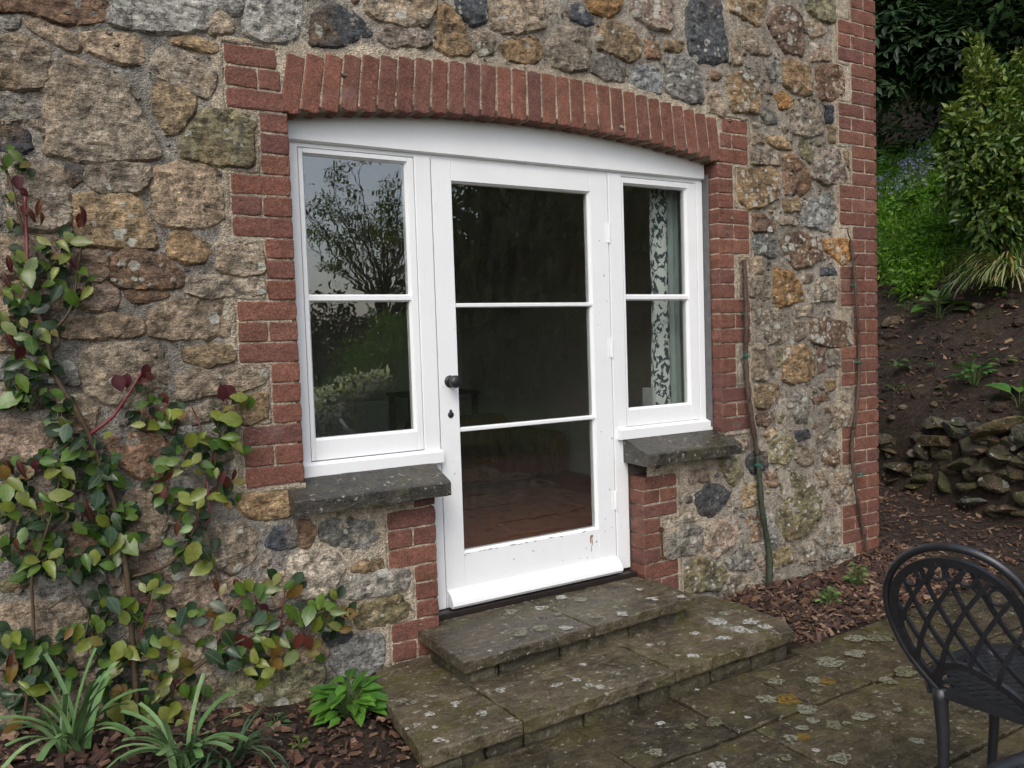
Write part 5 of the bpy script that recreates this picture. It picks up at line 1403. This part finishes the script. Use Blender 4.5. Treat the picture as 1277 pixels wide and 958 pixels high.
for sgn in (1, -1):                               # two layers of lattice bars
    for k in range(-5, 6):
        pts = []
        for i in range(40):
            h = .02+.38*i/39; u = k*.066+sgn*(h-.2)*.55
            if abs(u) < half(h, *HI)-.004 and h > low_h(u)+.002: pts.append(bp(u, h, .003*sgn-.002))
        if len(pts) > 3: flatbar(MB(), pts[::3]+([pts[-1]] if (len(pts)-1) % 3 else []), .0105, .007, bn).build('lattice_bar', M['chair'], chair)
for k in range(-3, 4):                            # rings under the rim
    u = k*.034; h = rim_h(u)-.030
    flatbar(MB(), [bp(u+.021*math.cos(a), h+.021*math.sin(a), -.001) for a in [i*math.pi/8 for i in range(17)]], .006, .007, bn).build('lattice_ring', M['chair'], chair)
# seat
def sp_(u, d, z=0.0): return c0+wv*u+fv_*d+Vector((0, 0, z))
SW, SD = .195, .39
edge = [(-.13, 0), (-SW+.02, .08), (-SW, .24), (-.15, SD), (0, SD+.03), (.15, SD), (SW, .24), (SW-.02, .08), (.13, 0)]
flatbar(MB(), smooth_path([sp_(u, d) for u, d in edge], 4), .030, .024, Vector((0, 0, 1))).build('seat_frame', M['chair'], chair)
flatbar(MB(), [sp_(-.125, 0), sp_(.125, 0)], .026, .02, Vector((0, 0, 1))).build('seat_rail', M['chair'], chair)
for sgn in (1, -1):
    for k in range(-10, 11):
        pts = []
        for i in range(16):
            d = .01+SD*i/15; u = k*.033+sgn*(d-.2)*.6
            if abs(u) < SW-.01-(.08 if d < .05 else .03 if d < .1 else 0): pts.append(sp_(u, d, -.006+.002*sgn))
        if len(pts) > 2: flatbar(MB(), pts, .014, .006, Vector((0, 0, 1))).build('seat_bar', M['chair'], chair)
for (u, d, du, dd) in ((-.113, -.004, -.004, -.010), (.113, -.004, .004, -.010), (-.16, SD-.03, -.02, .03), (.16, SD-.03, .02, .03)):
    a = sp_(u, d, .01); b = sp_(u+du, d+dd); b.z = GZ+.004; m1 = a.lerp(b, .35)+wv*(.012 if u < 0 else -.012); m2 = a.lerp(b, .75)+wv*(.008 if u < 0 else -.008)
    pth = smooth_path([a, m1, m2, b], 6); n = len(pth)
    m = MB(); m.tube(pth, [.019-.007*math.sin(i/(n-1)*2.2) for i in range(n)], 10)
    m.build('leg', M['chair'], chair, True)
# round mesh-topped table whose edge shows in the corner
tc = at_z(1280, 940, -.13); e1 = at_z(1236, 958, -.13)
ch = tc-e1; ra = .45; hf = ch.length/2; nn_ = Vector((ch.y, -ch.x, 0)).normalized(); cen = (tc+e1)/2+nn_*math.sqrt(ra*ra-hf*hf)
tb = thing('garden_table', 'black metal garden table with a perforated round top', 'table', (cen.x, cen.y, GZ))
MB().tube([cen+Vector((math.cos(a)*ra, math.sin(a)*ra, -.012)) for a in [i*2*math.pi/64 for i in range(65)]], .014, 8, False).build('table_rim', M['chair'], tb, True)
def disc(a, b, nn): return [cen+Vector((a*math.cos(t*2*math.pi/nn)+0, a*math.sin(t*2*math.pi/nn), b)) for t in range(nn)]
tm = MB()
for sgn in (1, -1):
    for k in range(-26, 27):
        o_ = k*ra/26; L = math.sqrt(max(0, ra*ra-o_*o_))
        if L > .03:
            d = Vector((.7071, .7071*sgn, 0)); s_ = Vector((-.7071*sgn, .7071, 0)); flatbar(tm, [cen+s_*o_-d*L+Vector((0, 0, -.008+.002*sgn)), cen+s_*o_+d*L+Vector((0, 0, -.008+.002*sgn))], .013, .004, Vector((0, 0, 1)))
tm.build('table_top', M['chair'], tb)
MB().lathe(cen+Vector((0, 0, GZ-cen.z)), (0, 0, 1), [(.0, .03), (.35, .025), (.66, .03), (.695, .09)], 14).build('pedestal', M['chair'], tb, True)
for k in range(3):
    a = k*2.094+.4; MB().tube(smooth_path([cen+Vector((0, 0, GZ-cen.z+.16)), cen+Vector((math.cos(a)*.18, math.sin(a)*.18, GZ-cen.z+.10)), cen+Vector((math.cos(a)*.32, math.sin(a)*.32, GZ-cen.z+.016))], 5), .014, 8).build('leg', M['chair'], tb, True)
# ================================================================== bank planting and the garden round about
def cloud(n, blobs, size, cols, seed, aspect=.45, shell=.55, nz_amp=.25, up=.5):
    """many small folded leaves spread through blobs [(centre, (rx, ry, rz), weight)]; returns verts, faces, colours as arrays"""
    rg = np.random.default_rng(seed); wt = np.array([b[2] for b in blobs], float); wt /= wt.sum()
    which = rg.choice(len(blobs), n, p=wt); C0 = np.array([tuple(b[0]) for b in blobs])[which]; RR = np.array([b[1] for b in blobs])[which]
    d = rg.normal(size=(n, 3)); d /= np.linalg.norm(d, axis=1)[:, None]
    r = shell+(1-shell)*rg.random(n)**.5; r *= 1+nz_amp*(np.sin(d[:, 0]*5+which)*np.cos(d[:, 2]*6+which*2)+.6*np.sin(d[:, 1]*11+d[:, 2]*9+which))
    p = C0+d*RR*r[:, None]
    y = d+rg.normal(size=(n, 3))*.7; y[:, 2] -= .25; y /= np.linalg.norm(y, axis=1)[:, None]
    z = rg.normal(size=(n, 3))*.6+d*.5; z[:, 2] += up; z -= y*(z*y).sum(1)[:, None]; z /= np.linalg.norm(z, axis=1)[:, None]
    x = np.cross(y, z); L = size*(.6+.8*rg.random(n))[:, None]; W = L*aspect
    V = np.stack([p, p+y*L*.45-x*W*.5+z*L*.08, p+y*L-z*L*.1, p+y*L*.45+x*W*.5+z*L*.08], 1).reshape(-1, 3)
    i = np.arange(n)[:, None]*4; F = np.concatenate([i+np.array([[0, 3, 2]]), i+np.array([[0, 2, 1]])], 1).reshape(-1, 3)
    cl = np.array(cols)[rg.integers(0, len(cols), n)]*(.7+.6*rg.random(n))[:, None]
    return V, F, np.repeat(cl, 4, 0)
def cloud_obj(name, parts, mat, parent=None, kind=None):
    o_ = np.array(org(parent)); Vs, Fs, Cs, k = [], [], [], 0
    for V, F, Cc in parts: Vs.append(V-o_); Fs.append(F+k); Cs.append(Cc); k += len(V)
    V, F, Cc = np.concatenate(Vs), np.concatenate(Fs), np.concatenate(Cs)
    me = bpy.data.meshes.new(name); me.vertices.add(len(V)); me.vertices.foreach_set('co', V.astype(np.float32).ravel())
    me.loops.add(F.size); me.loops.foreach_set('vertex_index', F.astype(np.int32).ravel()); me.polygons.add(len(F))
    me.polygons.foreach_set('loop_start', np.arange(0, F.size, 3, dtype=np.int32)); me.update(calc_edges=True); me.validate()
    ca = me.color_attributes.new('col', 'FLOAT_COLOR', 'POINT'); ca.data.foreach_set('color', np.c_[Cc, np.ones(len(Cc))].astype(np.float32).ravel())
    me.materials.append(mat); o = bpy.data.objects.new(name, me); link(o, parent)
    if parent is not None: ORG[o.name] = org(parent)
    if kind: o['kind'] = kind
    return o
def limbs(parent, base, tops, r0, mat=None, name='trunk', seed=0):
    rs = random.Random(seed); b = Vector(base)
    for i, tp in enumerate(tops):
        tp = Vector(tp); m1 = b.lerp(tp, .4)+Vector((rs.uniform(-.1, .1), rs.uniform(-.1, .1), .05))*(tp-b).length; P_ = smooth_path([b+Vector((0, 0, -.05)), m1, tp], 5); n = len(P_)
        MB().tube(P_, [r0*(1-.75*k/(n-1))*(1 if i == 0 else .7) for k in range(n)], 7).build(name if i == 0 else 'limb', mat or M['bark'], parent, True)
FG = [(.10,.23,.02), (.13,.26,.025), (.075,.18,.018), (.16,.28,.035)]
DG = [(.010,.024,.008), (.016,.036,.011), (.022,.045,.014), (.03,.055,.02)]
# leafy ground cover over the top of the bank
def gh(px, py): return at_ground(px, py, 5.0, 16)
gc = []; rg_ = random.Random(5)
for k in range(210):
    px, py = rg_.uniform(1088, 1300), rg_.uniform(196, 352)
    if px < 1160: py += rg_.uniform(0, 26)
    if py > 345-abs(px-1110)*.25 and px > 1160: continue
    p = gh(px, py); s = rg_.uniform(.10, .22); gc.append((p+Vector((0, 0, s*.4)), (s*1.2, s*1.2, s), s*s))
for u in range(60):
    s_, t_ = rg_.uniform(1.3, 4.2), rg_.uniform(-3.5, 1.0); q = BA+BN*s_-BT*(-t_)
    gc.append((Vector((q.x, q.y, ground_h(q.x, q.y)+.06)), (.22, .22, .15), .03))
cloud_obj('ground_cover', [cloud(32000, gc, .055, FG, 3, .42, .2, .3, .9)], M['fol'], None, 'stuff')
ug = []
for k in range(150):
    s_, t_ = rg_.uniform(3.9, 8.5), rg_.uniform(-4, 8.5); q = BA+BN*s_-BT*t_; ug.append((Vector((q.x, q.y, ground_h(q.x, q.y)+.25)), (.5, .5, .45), 1))
cloud_obj('shade_leaves', [cloud(22000, ug, .11, DG, 13, .45, .2, .3, .5)], M['folm'], None, 'stuff')  # dark leaves added to stand in for shade on the upper bank
def fern(px, py, n, L, lab, cols, seed, name='fern', cat='fern'):
    rs = random.Random(seed); b = gh(px, py); t = thing(name, lab, cat, tuple(b))
    for i in range(n):
        a = rs.uniform(0, 6.283); el = rs.uniform(.5, 1.25); L_ = L*rs.uniform(.7, 1.15); d = Vector((math.cos(a), math.sin(a), 0)); v, f = [], []; p = b.copy(); n_ = 9
        for k in range(n_):
            dd = (d*math.cos(el)+Vector((0, 0, math.sin(el)))).normalized(); s_ = Vector((-d.y, d.x, 0)); w_ = L_*.26*math.sin(math.pi*(k+.8)/(n_+.6)); q = p+dd*L_/n_
            for sg in (-1, 1):
                c = len(v); tip = p+s_*sg*w_+dd*w_*.45-Vector((0, 0, w_*.2)); v += [p, p+dd*L_/n_*.75, tip]; f.append((c, c+1, c+2) if sg < 0 else (c, c+2, c+1))
            p = q; el -= .22
        c = rs.choice(cols); obj('frond', v, f, M['blade'], t, False, None, (*[x*rs.uniform(.8, 1.2) for x in c], 1))
fern(1105, 205, 16, .75, 'tall bright green fern against the brick corner', [(.055,.14,.02), (.07,.16,.03)], 3)
fern(1188, 300, 26, .45, 'feathery green fern clump in the middle of the bank', [(.05,.15,.012), (.065,.17,.015)], 4)
fern(1140, 265, 20, .42, 'low lime green fern below the bluebells', [(.065,.17,.015), (.08,.19,.02)], 6)
fern(1165, 250, 20, .40, 'lime green fern beside the glossy shrub', [(.065,.17,.015), (.08,.19,.02)], 8)
# bluebells
def bank_grass(n):
    rg = np.random.default_rng(12); V, F, C = [], [], []
    s_, t_ = rg.uniform(1.55, 4.3, n), rg.uniform(-2.2, 6.5, n); x = BA.x+BN.x*s_-BT.x*t_; y = BA.y+BN.y*s_-BT.y*t_
    z = np.array([ground_h(p, q) for p, q in zip(x, y)]); a = rg.uniform(0, 6.28, n); h = rg.uniform(.10, .34, n); ln = rg.uniform(.2, .8, n)[:, None]
    p = np.stack([x, y, z], 1); s = np.stack([np.cos(a), np.sin(a), 0*a], 1)*.007; d = np.stack([np.cos(a+1.5), np.sin(a+1.5), 0*a], 1)*h[:, None]*ln; u = np.stack([0*a, 0*a, h], 1)
    V = np.stack([p-s, p+s, p+u*.6+d*.35+s*.7, p+u*.6+d*.35-s*.7, p+u+d], 1).reshape(-1, 3); i = np.arange(n)[:, None]*5
    F = np.concatenate([i+np.array([[0, 1, 2]]), i+np.array([[0, 2, 3]]), i+np.array([[3, 2, 4]])], 1).reshape(-1, 3)
    return V, F, np.repeat(np.array([(.10, .22, .03), (.13, .25, .035), (.075, .17, .025), (.16, .24, .05)])[rg.integers(0, 4, n)], 5, 0)
cloud_obj('bank_grass', [bank_grass(9000)], M['fol'], None, 'stuff')
def bluebell(px, py, seed, lab):
    rs = random.Random(seed); b = gh(px, py); t = thing('bluebell', lab, 'bluebells', tuple(b), 'bluebells flowering on the bank')
    st, fl = MB(), []
    for i in range(16):
        a = b+Vector((rs.uniform(-.26, .26), rs.uniform(-.26, .26), 0)); a.z = ground_h(a.x, a.y); h = rs.uniform(.28, .42); tp = a+Vector((rs.uniform(-.05, .05), rs.uniform(-.05, .05), h)); st.tube([a, a.lerp(tp, .6), tp], .0035, 4, False)
        fl += [(tp+Vector((0, 0, -.02*k)), (.025, .025, .018), 1) for k in range(3)]
    st.build('stems', M['fol_stem'], t, False, 'stuff'); cloud_obj('flowers', [cloud(80, fl, .034, [(.22,.25,.38), (.30,.31,.44), (.17,.19,.32)], seed, .7, .2)], M['fol'], t, 'stuff')
for i, (px, py, lab) in enumerate(((1152,226,'pale bluebells in front of the dark trees'), (1168,222,'dense blue group of bluebells left of the glossy shrub'), (1130,232,'thin bluebells above the lime green ferns'), (1112,240,'bluebells near the brick corner'), (1148,240,'bluebells in the middle of the green bank'), (1175,232,'bluebells touching the glossy shrub'), (1120,256,'lowest bluebells on the bank'), (1152,200,'darkest bluebells at the edge of the shade'))):
    bluebell(px, py+8, i*3, lab)
# glossy shrub
sb = gh(1262, 322); sc = sb+Vector((.15, .1, 0)); depth = (sb-CAM).dot(_f); k = depth/FPX
shrub = thing('glossy_shrub', 'large bushy shrub with glossy yellow green leaves on the bank', 'shrub', tuple(sb))
def off(px, py, dd=0.0): d = ray(px, py); return CAM+d*(depth+dd)
bl = [(off(1240, 165, .2), (42*k, 42*k, 48*k), 1), (off(1222, 205), (44*k, 44*k, 45*k), 1.1), (off(1265, 200, -.1), (50*k, 45*k, 60*k), 1.4), (off(1245, 250, -.1), (46*k, 45*k, 50*k), 1.1), (off(1290, 150, .1), (50*k, 50*k, 50*k), 1), (off(1300, 230, .1), (60*k, 50*k, 60*k), 1), (off(1230, 118, .3), (20*k, 20*k, 26*k), .4), (off(1262, 112, .2), (24*k, 24*k, 30*k), .4), (off(1195, 170, .1), (18*k, 18*k, 22*k), .3)]
rs_ = random.Random(9); sh = []
cloud_obj('crown', [cloud(14500, bl, .072, [(.065,.125,.020), (.085,.15,.024), (.12,.165,.026), (.042,.088,.020), (.060,.115,.028)], 21, .44, .3, .42, .6)], M['folg'], shrub)
for i in range(26):                               # upright leafy shoots break the outline
    b_ = bl[rs_.randrange(len(bl))]; c_ = Vector(b_[0])+Vector((rs_.uniform(-.8, .8)*b_[1][0], rs_.uniform(-.8, .8)*b_[1][1], b_[1][2]*.75)); h_ = rs_.uniform(.15, .4); sh.append((c_+Vector((0, 0, h_*.5)), (.05, .05, h_*.6), .3))
cloud_obj('shoots', [cloud(2800, sh, .07, [(.12,.17,.03), (.15,.18,.035), (.09,.14,.025)], 27, .42, .1, .2, .5)], M['folg'], shrub, 'stuff')
limbs(shrub, sb, [tuple(b[0]) for b in bl[:6]], .035, seed=3)
# grass tuft with pale seed heads hanging over the earth
gb = gh(1258, 350); gt = thing('grass_tuft', 'arching tuft of pale feathery grass hanging over the bare earth', 'grass tuft', tuple(gb))
for i in range(230):
    a = random.gauss(math.atan2(-_r.y-.35, -_r.x-.2), .6); L = random.uniform(.35, .72); d = Vector((math.cos(a), math.sin(a), 0)); el = random.uniform(.55, 1.15); p = gb+Vector((random.uniform(-.09, .09), random.uniform(-.09, .09), 0)); P_ = [p.copy()]
    for q in range(8):
        p = p+(d*math.cos(el)+Vector((0, 0, math.sin(el))))*L/8; el -= random.uniform(.16, .27); P_.append(p.copy())
    c = (.24, .25, .11) if random.random() < .6 else ((.12, .18, .04) if random.random() < .75 else (.26, .15, .05)); m = MB(); s_ = Vector((-d.y, d.x, 0))
    v = []
    for q, p in enumerate(P_): w_ = (.003 if q < 5 else .0055)*(1-.6*(q == 8)); v += [p-s_*w_, p+s_*w_+Vector((0, 0, .002))]
    obj('blade', v, [(q*2, q*2+1, q*2+3, q*2+2) for q in range(8)], M['blade'], gt, True, None, (*c, 1))
# small plants on the bare earth
def bank_plant(px, py, rad, hg, n, L, cols, lab, me, seed): broad(0, 0, rad, hg, n, L, cols, lab, 'bank_plant', 'plant', me, gh(px, py), seed=seed)
bank_plant(1170, 398, .16, .22, 18, .20, [(.05,.12,.025), (.08,.15,.05)], 'broad leaved green weed below the grass tuft', LB, 31)
bank_plant(1215, 480, .15, .20, 44, .075, [(.04,.13,.03), (.05,.15,.035)], 'dense round green seedling bush above the dry stone wall', LS, 32)
bank_plant(1122, 460, .10, .08, 8, .10, [(.05,.11,.04), (.07,.13,.05)], 'pale leaved weed on the earth near the brick corner', LB, 33)
bank_plant(1118, 490, .09, .06, 8, .075, [(.04,.09,.03)], 'dim little weed low on the earth near the brick corner', LS, 34)
bank_plant(1167, 462, .05, .04, 5, .07, [(.06,.13,.04)], 'lone tiny weed in the middle of the bare earth', LS, 35)
bank_plant(1250, 460, .06, .07, 7, .075, [(.09,.16,.03)], 'yellow green weed on a trailing stem', LS, 36)
bank_plant(1272, 510, .16, .16, 12, .19, [(.05,.14,.025), (.07,.16,.03)], 'large leaved green plant at the right end of the dry stone wall', LB, 37)
bank_plant(1105, 345, .2, .12, 26, .09, [(.06,.12,.03), (.08,.14,.04)], 'bramble patch trailing over the edge of the bare earth', LS, 38)
bank_plant(1130, 385, .12, .06, 14, .06, [(.06,.11,.05)], 'faint grey green weed on the dark earth by the brick corner', LS, 39)
# loose stones and clods on the earth
for i, (px, py, r_, c, lab) in enumerate(((1166,505,.06,'O','ochre stone lying on the bare earth'), (1176,482,.08,'O','rust coloured stone in the earth bank'), (1115,402,.14,'R','brown clod of earth under the ground cover'), (1232,502,.05,'G','small grey stone on the bare earth'), (1112,520,.06,'P','pinkish flake of stone near the corner'), (1128,508,.06,'T','tan flake of stone near the corner'), (1148,482,.05,'P','pale pink chip on the earth'), (1222,382,.09,'T','pale splintered stone under the grass tuft'))):
    p = gh(px, py); t = thing('loose_stone', lab, 'stone', tuple(p)); v, f = boulder_geo(r_, r_*.45, r_*.7, 50+i); b = CLR[c]
    obj('stone', [q+p for q in v], f, M['dstone'], t, False, None, (b[0]*.55, b[1]*.55, b[2]*.55, .1))
# dark rhododendrons and woodland that close the view above the bank
def whorls(n, blobs, L, cols, seed, per=7):
    rg = np.random.default_rng(seed); parts = []
    wt = np.array([b[2] for b in blobs], float); wt /= wt.sum(); V, F, Cc = [], [], []; kk = 0
    for i in range(n):
        b = blobs[rg.choice(len(blobs), p=wt)]; d = rg.normal(size=3); d /= np.linalg.norm(d); p = np.array(b[0])+d*np.array(b[1])*(.6+.4*rg.random()**.5); c = np.array(cols[rg.integers(len(cols))])*(.7+.6*rg.random())
        ax = d*.5+np.array([0, 0, .7]); ax /= np.linalg.norm(ax); s1 = np.cross(ax, [0.3, .5, .1]); s1 /= np.linalg.norm(s1); s2 = np.cross(ax, s1)
        for k in range(per):
            a = 6.283*k/per+rg.random()*.5; y = (s1*np.cos(a)+s2*np.sin(a))*.9+ax*rg.uniform(-.55, .35); y /= np.linalg.norm(y); x = np.cross(y, ax); x /= np.linalg.norm(x); z = np.cross(x, y); l = L*rg.uniform(.7, 1.2); w_ = l*.30
            V += [p+y*l*.1, p+y*l*.5-x*w_*.5, p+y*l-z*l*.12, p+y*l*.5+x*w_*.5]; F += [(kk, kk+3, kk+2), (kk, kk+2, kk+1)]; kk += 4; Cc += [c*rg.uniform(.8, 1.2)]*4
    return np.array(V), np.array(F), np.array(Cc)
def far(px, py, dep): d = ray(px, py); return CAM+d*dep
rb_ = far(1225, 175, 10.5); rb_.z = ground_h(rb_.x, rb_.y)
rho = thing('rhododendron', 'dark overhanging rhododendron above the bank', 'tree', tuple(rb_))
kb_ = 10.0/FPX
rbl = [(far(1120, 40, 9.6), (60*kb_, 50*kb_, 50*kb_), 1.2), (far(1185, 60, 9.4), (60*kb_, 50*kb_, 45*kb_), 1.2), (far(1250, 40, 9.8), (60*kb_, 60*kb_, 60*kb_), 1), (far(1130, -20, 9.8), (90*kb_, 60*kb_, 60*kb_), 1), (far(1230, -30, 10), (90*kb_, 60*kb_, 60*kb_), 1), (far(1165, 95, 9.5), (35*kb_, 30*kb_, 22*kb_), .5), (far(1100, 95, 9.6), (22*kb_, 30*kb_, 34*kb_), .4), (far(1310, 60, 10), (50*kb_, 50*kb_, 70*kb_), .6)]
cloud_obj('crown', [whorls(1500, rbl, .17, [(.014,.036,.012), (.022,.05,.016), (.03,.062,.022), (.040,.075,.03)], 5)], M['folg'], rho)
limbs(rho, rb_, [tuple(far(1195, 110, 9.8)), tuple(far(1150, 60, 9.9)), tuple(far(1250, 50, 10.2)), tuple(far(1120, 40, 10.0)), tuple(far(1262, 60, 9.9))], .07, seed=8)
def tree(name, lab, base, h, crown, n, size, cols, seed, group=None, trunk=.16, shell=.45, asp=.5):
    b = Vector((base[0], base[1], ground_h(base[0], base[1]))); t = thing(name, lab, 'tree', tuple(b), group); rs = random.Random(seed)
    bl = []
    for i in range(11):
        a = rs.uniform(0, 6.283); q = rs.random(); z = h*(.16+.78*i/10); rr = crown*(1.08-.75*abs(i/10-.35)); bl.append((b+Vector((math.cos(a)*rr*.45, math.sin(a)*rr*.45, z)), (rr*.75, rr*.75, h*.16), rr*rr))
    cloud_obj('crown', [cloud(n, bl, size, cols, seed, asp, shell, .3, .4)], M['folm'], t)
    limbs(t, b, [tuple(b+Vector((0, 0, h*.9)))]+[tuple(q[0]) for q in bl[2:8]], trunk, seed=seed); return t
# behind the rhododendron, closing the view up the bank
q0 = far(1180, 100, 13.5)
for i, (px, dd, h, lab) in enumerate(((1090, 15, 6.5, 'dark evergreen tree in the shade behind the brick corner'), (1180, 15.5, 6.5, 'dark evergreen tree in the shade behind the rhododendron'), (1275, 15, 7.0, 'dark evergreen tree at the right edge above the shrub'), (1000, 16, 7, 'dark evergreen tree hidden behind the cottage'))):
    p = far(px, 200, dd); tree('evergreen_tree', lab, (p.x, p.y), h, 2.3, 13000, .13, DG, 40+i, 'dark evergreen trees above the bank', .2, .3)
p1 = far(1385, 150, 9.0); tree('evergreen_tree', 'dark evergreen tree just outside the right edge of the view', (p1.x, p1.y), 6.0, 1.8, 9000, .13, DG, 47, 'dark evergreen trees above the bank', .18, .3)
wl_ = []
for i in range(46):
    a = i/45; q = BA+BN*(13+3*math.sin(i*1.7))+BT*(-18+34*a); wl_.append((Vector((q.x, q.y, ground_h(q.x, q.y)+2.4)), (2.6, 2.6, 3.6), 1))
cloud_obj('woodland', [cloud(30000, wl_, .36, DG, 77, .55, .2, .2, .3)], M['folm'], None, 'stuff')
# the garden in front of the house, which the panes mirror
for i, (x, y, h, c, lab) in enumerate(((8.2, -12.6, 7.0, 2.2, 'slim dark evergreen tree left of the others across the garden'), (9.4, -9.5, 6.5, 2.1, 'dark evergreen tree mirrored in the door glass'), (10.5, -10.5, 7.5, 2.6, 'tall dark evergreen tree across the garden'), (13.5, -11, 8, 3.0, 'broad dark evergreen tree across the garden'), (16.5, -13, 9, 3.2, 'furthest dark evergreen tree across the garden'), (13.0, -14.5, 8, 2.6, 'dark evergreen tree beyond the lawn'), (16, -17, 10, 3.4, 'dark evergreen tree behind the others beyond the lawn'))):
    tree('evergreen_tree', lab, (x, y), h, c, 17000, .15, [(.05,.088,.02), (.07,.11,.024), (.085,.115,.024), (.04,.07,.02)], 60+i, 'evergreen trees across the garden', .2, .3)
hd = [(Vector((-1.0+i*.75, -12.5+.3*math.sin(i), .22+.18*math.sin(i*2.1))), (.8, 1.0, 1.05), 1) for i in range(15)]
hedge = thing('hedge', 'low dark hedge along the far side of the garden', 'hedge', (4, -12.5, -.86))
cloud_obj('foliage', [cloud(34000, hd, .12, DG, 91, .55, .1)], M['folm'], hedge); MB().tube([(-1.0, -12.5, -.8), (9.5, -12.5, -.7)], .06, 6).build('trunk', M['bark'], hedge)
stx, sty = 6.3, -14.2; sb_ = Vector((stx, sty, ground_h(stx, sty)))
st_ = thing('sparse_tree', 'thinly leaved young tree against the sky, mirrored in the left window', 'tree', tuple(sb_))
rs = random.Random(17); tips = []; lm = MB(); tk = MB(); tp = sb_+Vector((0, 0, 2.2)); tk.tube([sb_, sb_+Vector((.05, 0, 1.2)), tp], [.09, .075, .06], 8); tk.build('trunk', M['bark'], st_)
for i in range(34):
    a = rs.uniform(0, 6.283); el = rs.uniform(.5, 1.4); L = rs.uniform(1.5, 3.4); b = sb_+Vector((0, 0, rs.uniform(1.5, 2.9))); d = Vector((math.cos(a)*math.cos(el), math.sin(a)*math.cos(el), math.sin(el))); e = b+d*L; m1 = b.lerp(e, .5)+Vector((0, 0, -.1*L*.5))
    lm.tube(smooth_path([b, m1, e], 4), [.03*(1-.8*k/8) for k in range(9)], 5, False)
    for q in range(4):
        s_ = b.lerp(e, rs.uniform(.35, 1)); d2 = (d+Vector((rs.uniform(-.7, .7), rs.uniform(-.7, .7), rs.uniform(-.1, .5)))).normalized(); e2 = s_+d2*rs.uniform(.3, .8); lm.tube([s_, s_.lerp(e2, .5)+Vector((0, 0, .02)), e2], [.009, .007, .004], 4, False); tips.append(e2)
lm.build('branches', M['bark'], st_)
cloud_obj('crown', [cloud(9000, [(t, (.30, .30, .20), 1) for t in tips], .075, [(.12,.17,.035), (.09,.14,.03), (.15,.18,.05)], 19, .5, .1)], M['fol'], st_)
cn = thing('conifer_shrub', 'feathery green conifer bush on the lawn', 'shrub', (2.85, -6.0, -.86))
cloud_obj('crown', [cloud(9000, [(Vector((2.95, -6.0, -.1)), (.75, .7, .75), 2), (Vector((2.65, -6.0, -.45)), (.7, .6, .4), 1), (Vector((3.15, -6.0, .40)), (.5, .5, .5), 1), (Vector((2.35, -5.9, -.2)), (.4, .4, .3), .5)], .09, [(.10,.20,.02), (.13,.23,.03), (.07,.15,.018)], 23, .3, .5, .3, .2)], M['fol'], cn)
limbs(cn, (2.85, -6.0, -.86), [(2.95, -6.0, .3), (2.6, -6, -.2), (3.2, -6, .2)], .05, seed=2)
wb = thing('white_blossom_shrub', 'small shrub covered in white blossom on the lawn', 'shrub', (1.95, -4.9, -.86))
bb = [(Vector((1.75, -4.9, -.12)), (.28, .28, .20), 1), (Vector((2.05, -4.95, .02)), (.24, .24, .15), .8), (Vector((2.32, -4.95, .12)), (.20, .2, .10), .5), (Vector((1.62, -4.9, -.3)), (.22, .22, .14), .6)]
cloud_obj('blossom', [cloud(2600, bb, .045, [(.75,.76,.72), (.8,.8,.77), (.65,.68,.6)], 29, .7, .4)], M['fol'], wb)
cloud_obj('foliage', [cloud(1800, bb+[(Vector((1.9, -4.9, -.4)), (.35, .3, .25), 1)], .05, [(.04,.08,.02)], 31, .5, .2)], M['fol'], wb)
limbs(wb, (1.95, -4.9, -.86), [(1.75, -4.9, -.15), (2.1, -4.95, .0), (2.3, -4.95, .1)], .03, seed=4)
bw = [(Vector((6.5+i*1.9, -19.5+.8*math.sin(i*2.1), 2.2+.6*math.sin(i))), (2.2, 2.0, 3.4), 1) for i in range(12)]
bw = [q for q in bw if q[0].x > 11]
cloud_obj('far_woodland', [cloud(24000, bw, .34, DG, 78, .55, .2, .2, .3)], M['folm'], None, 'stuff')
# lawn beyond the patio
gl_ = MB(); 
def blades(n, x0, x1, y0, y1):
    rg = np.random.default_rng(2); x, y = rg.uniform(x0, x1, n), rg.uniform(y0, y1, n); a = rg.uniform(0, 6.28, n); h = rg.uniform(.03, .07, n); z = np.array([ground_h(p, q) for p, q in zip(x, y)])
    p = np.stack([x, y, z], 1); s = np.stack([np.cos(a), np.sin(a), 0*a], 1)*.008; t = p+np.stack([np.cos(a+1)*.02, np.sin(a+1)*.02, h], 1)
    return np.stack([p-s, p+s, t], 1).reshape(-1, 3), np.arange(n*3).reshape(-1, 3), np.repeat(np.array([(.05, .10, .018), (.07, .12, .02), (.04, .085, .015)])[rg.integers(0, 3, n)], 3, 0)
cloud_obj('lawn', [blades(60000, -2, 10, -12.3, -4.4)], M['fol'], None, 'stuff')
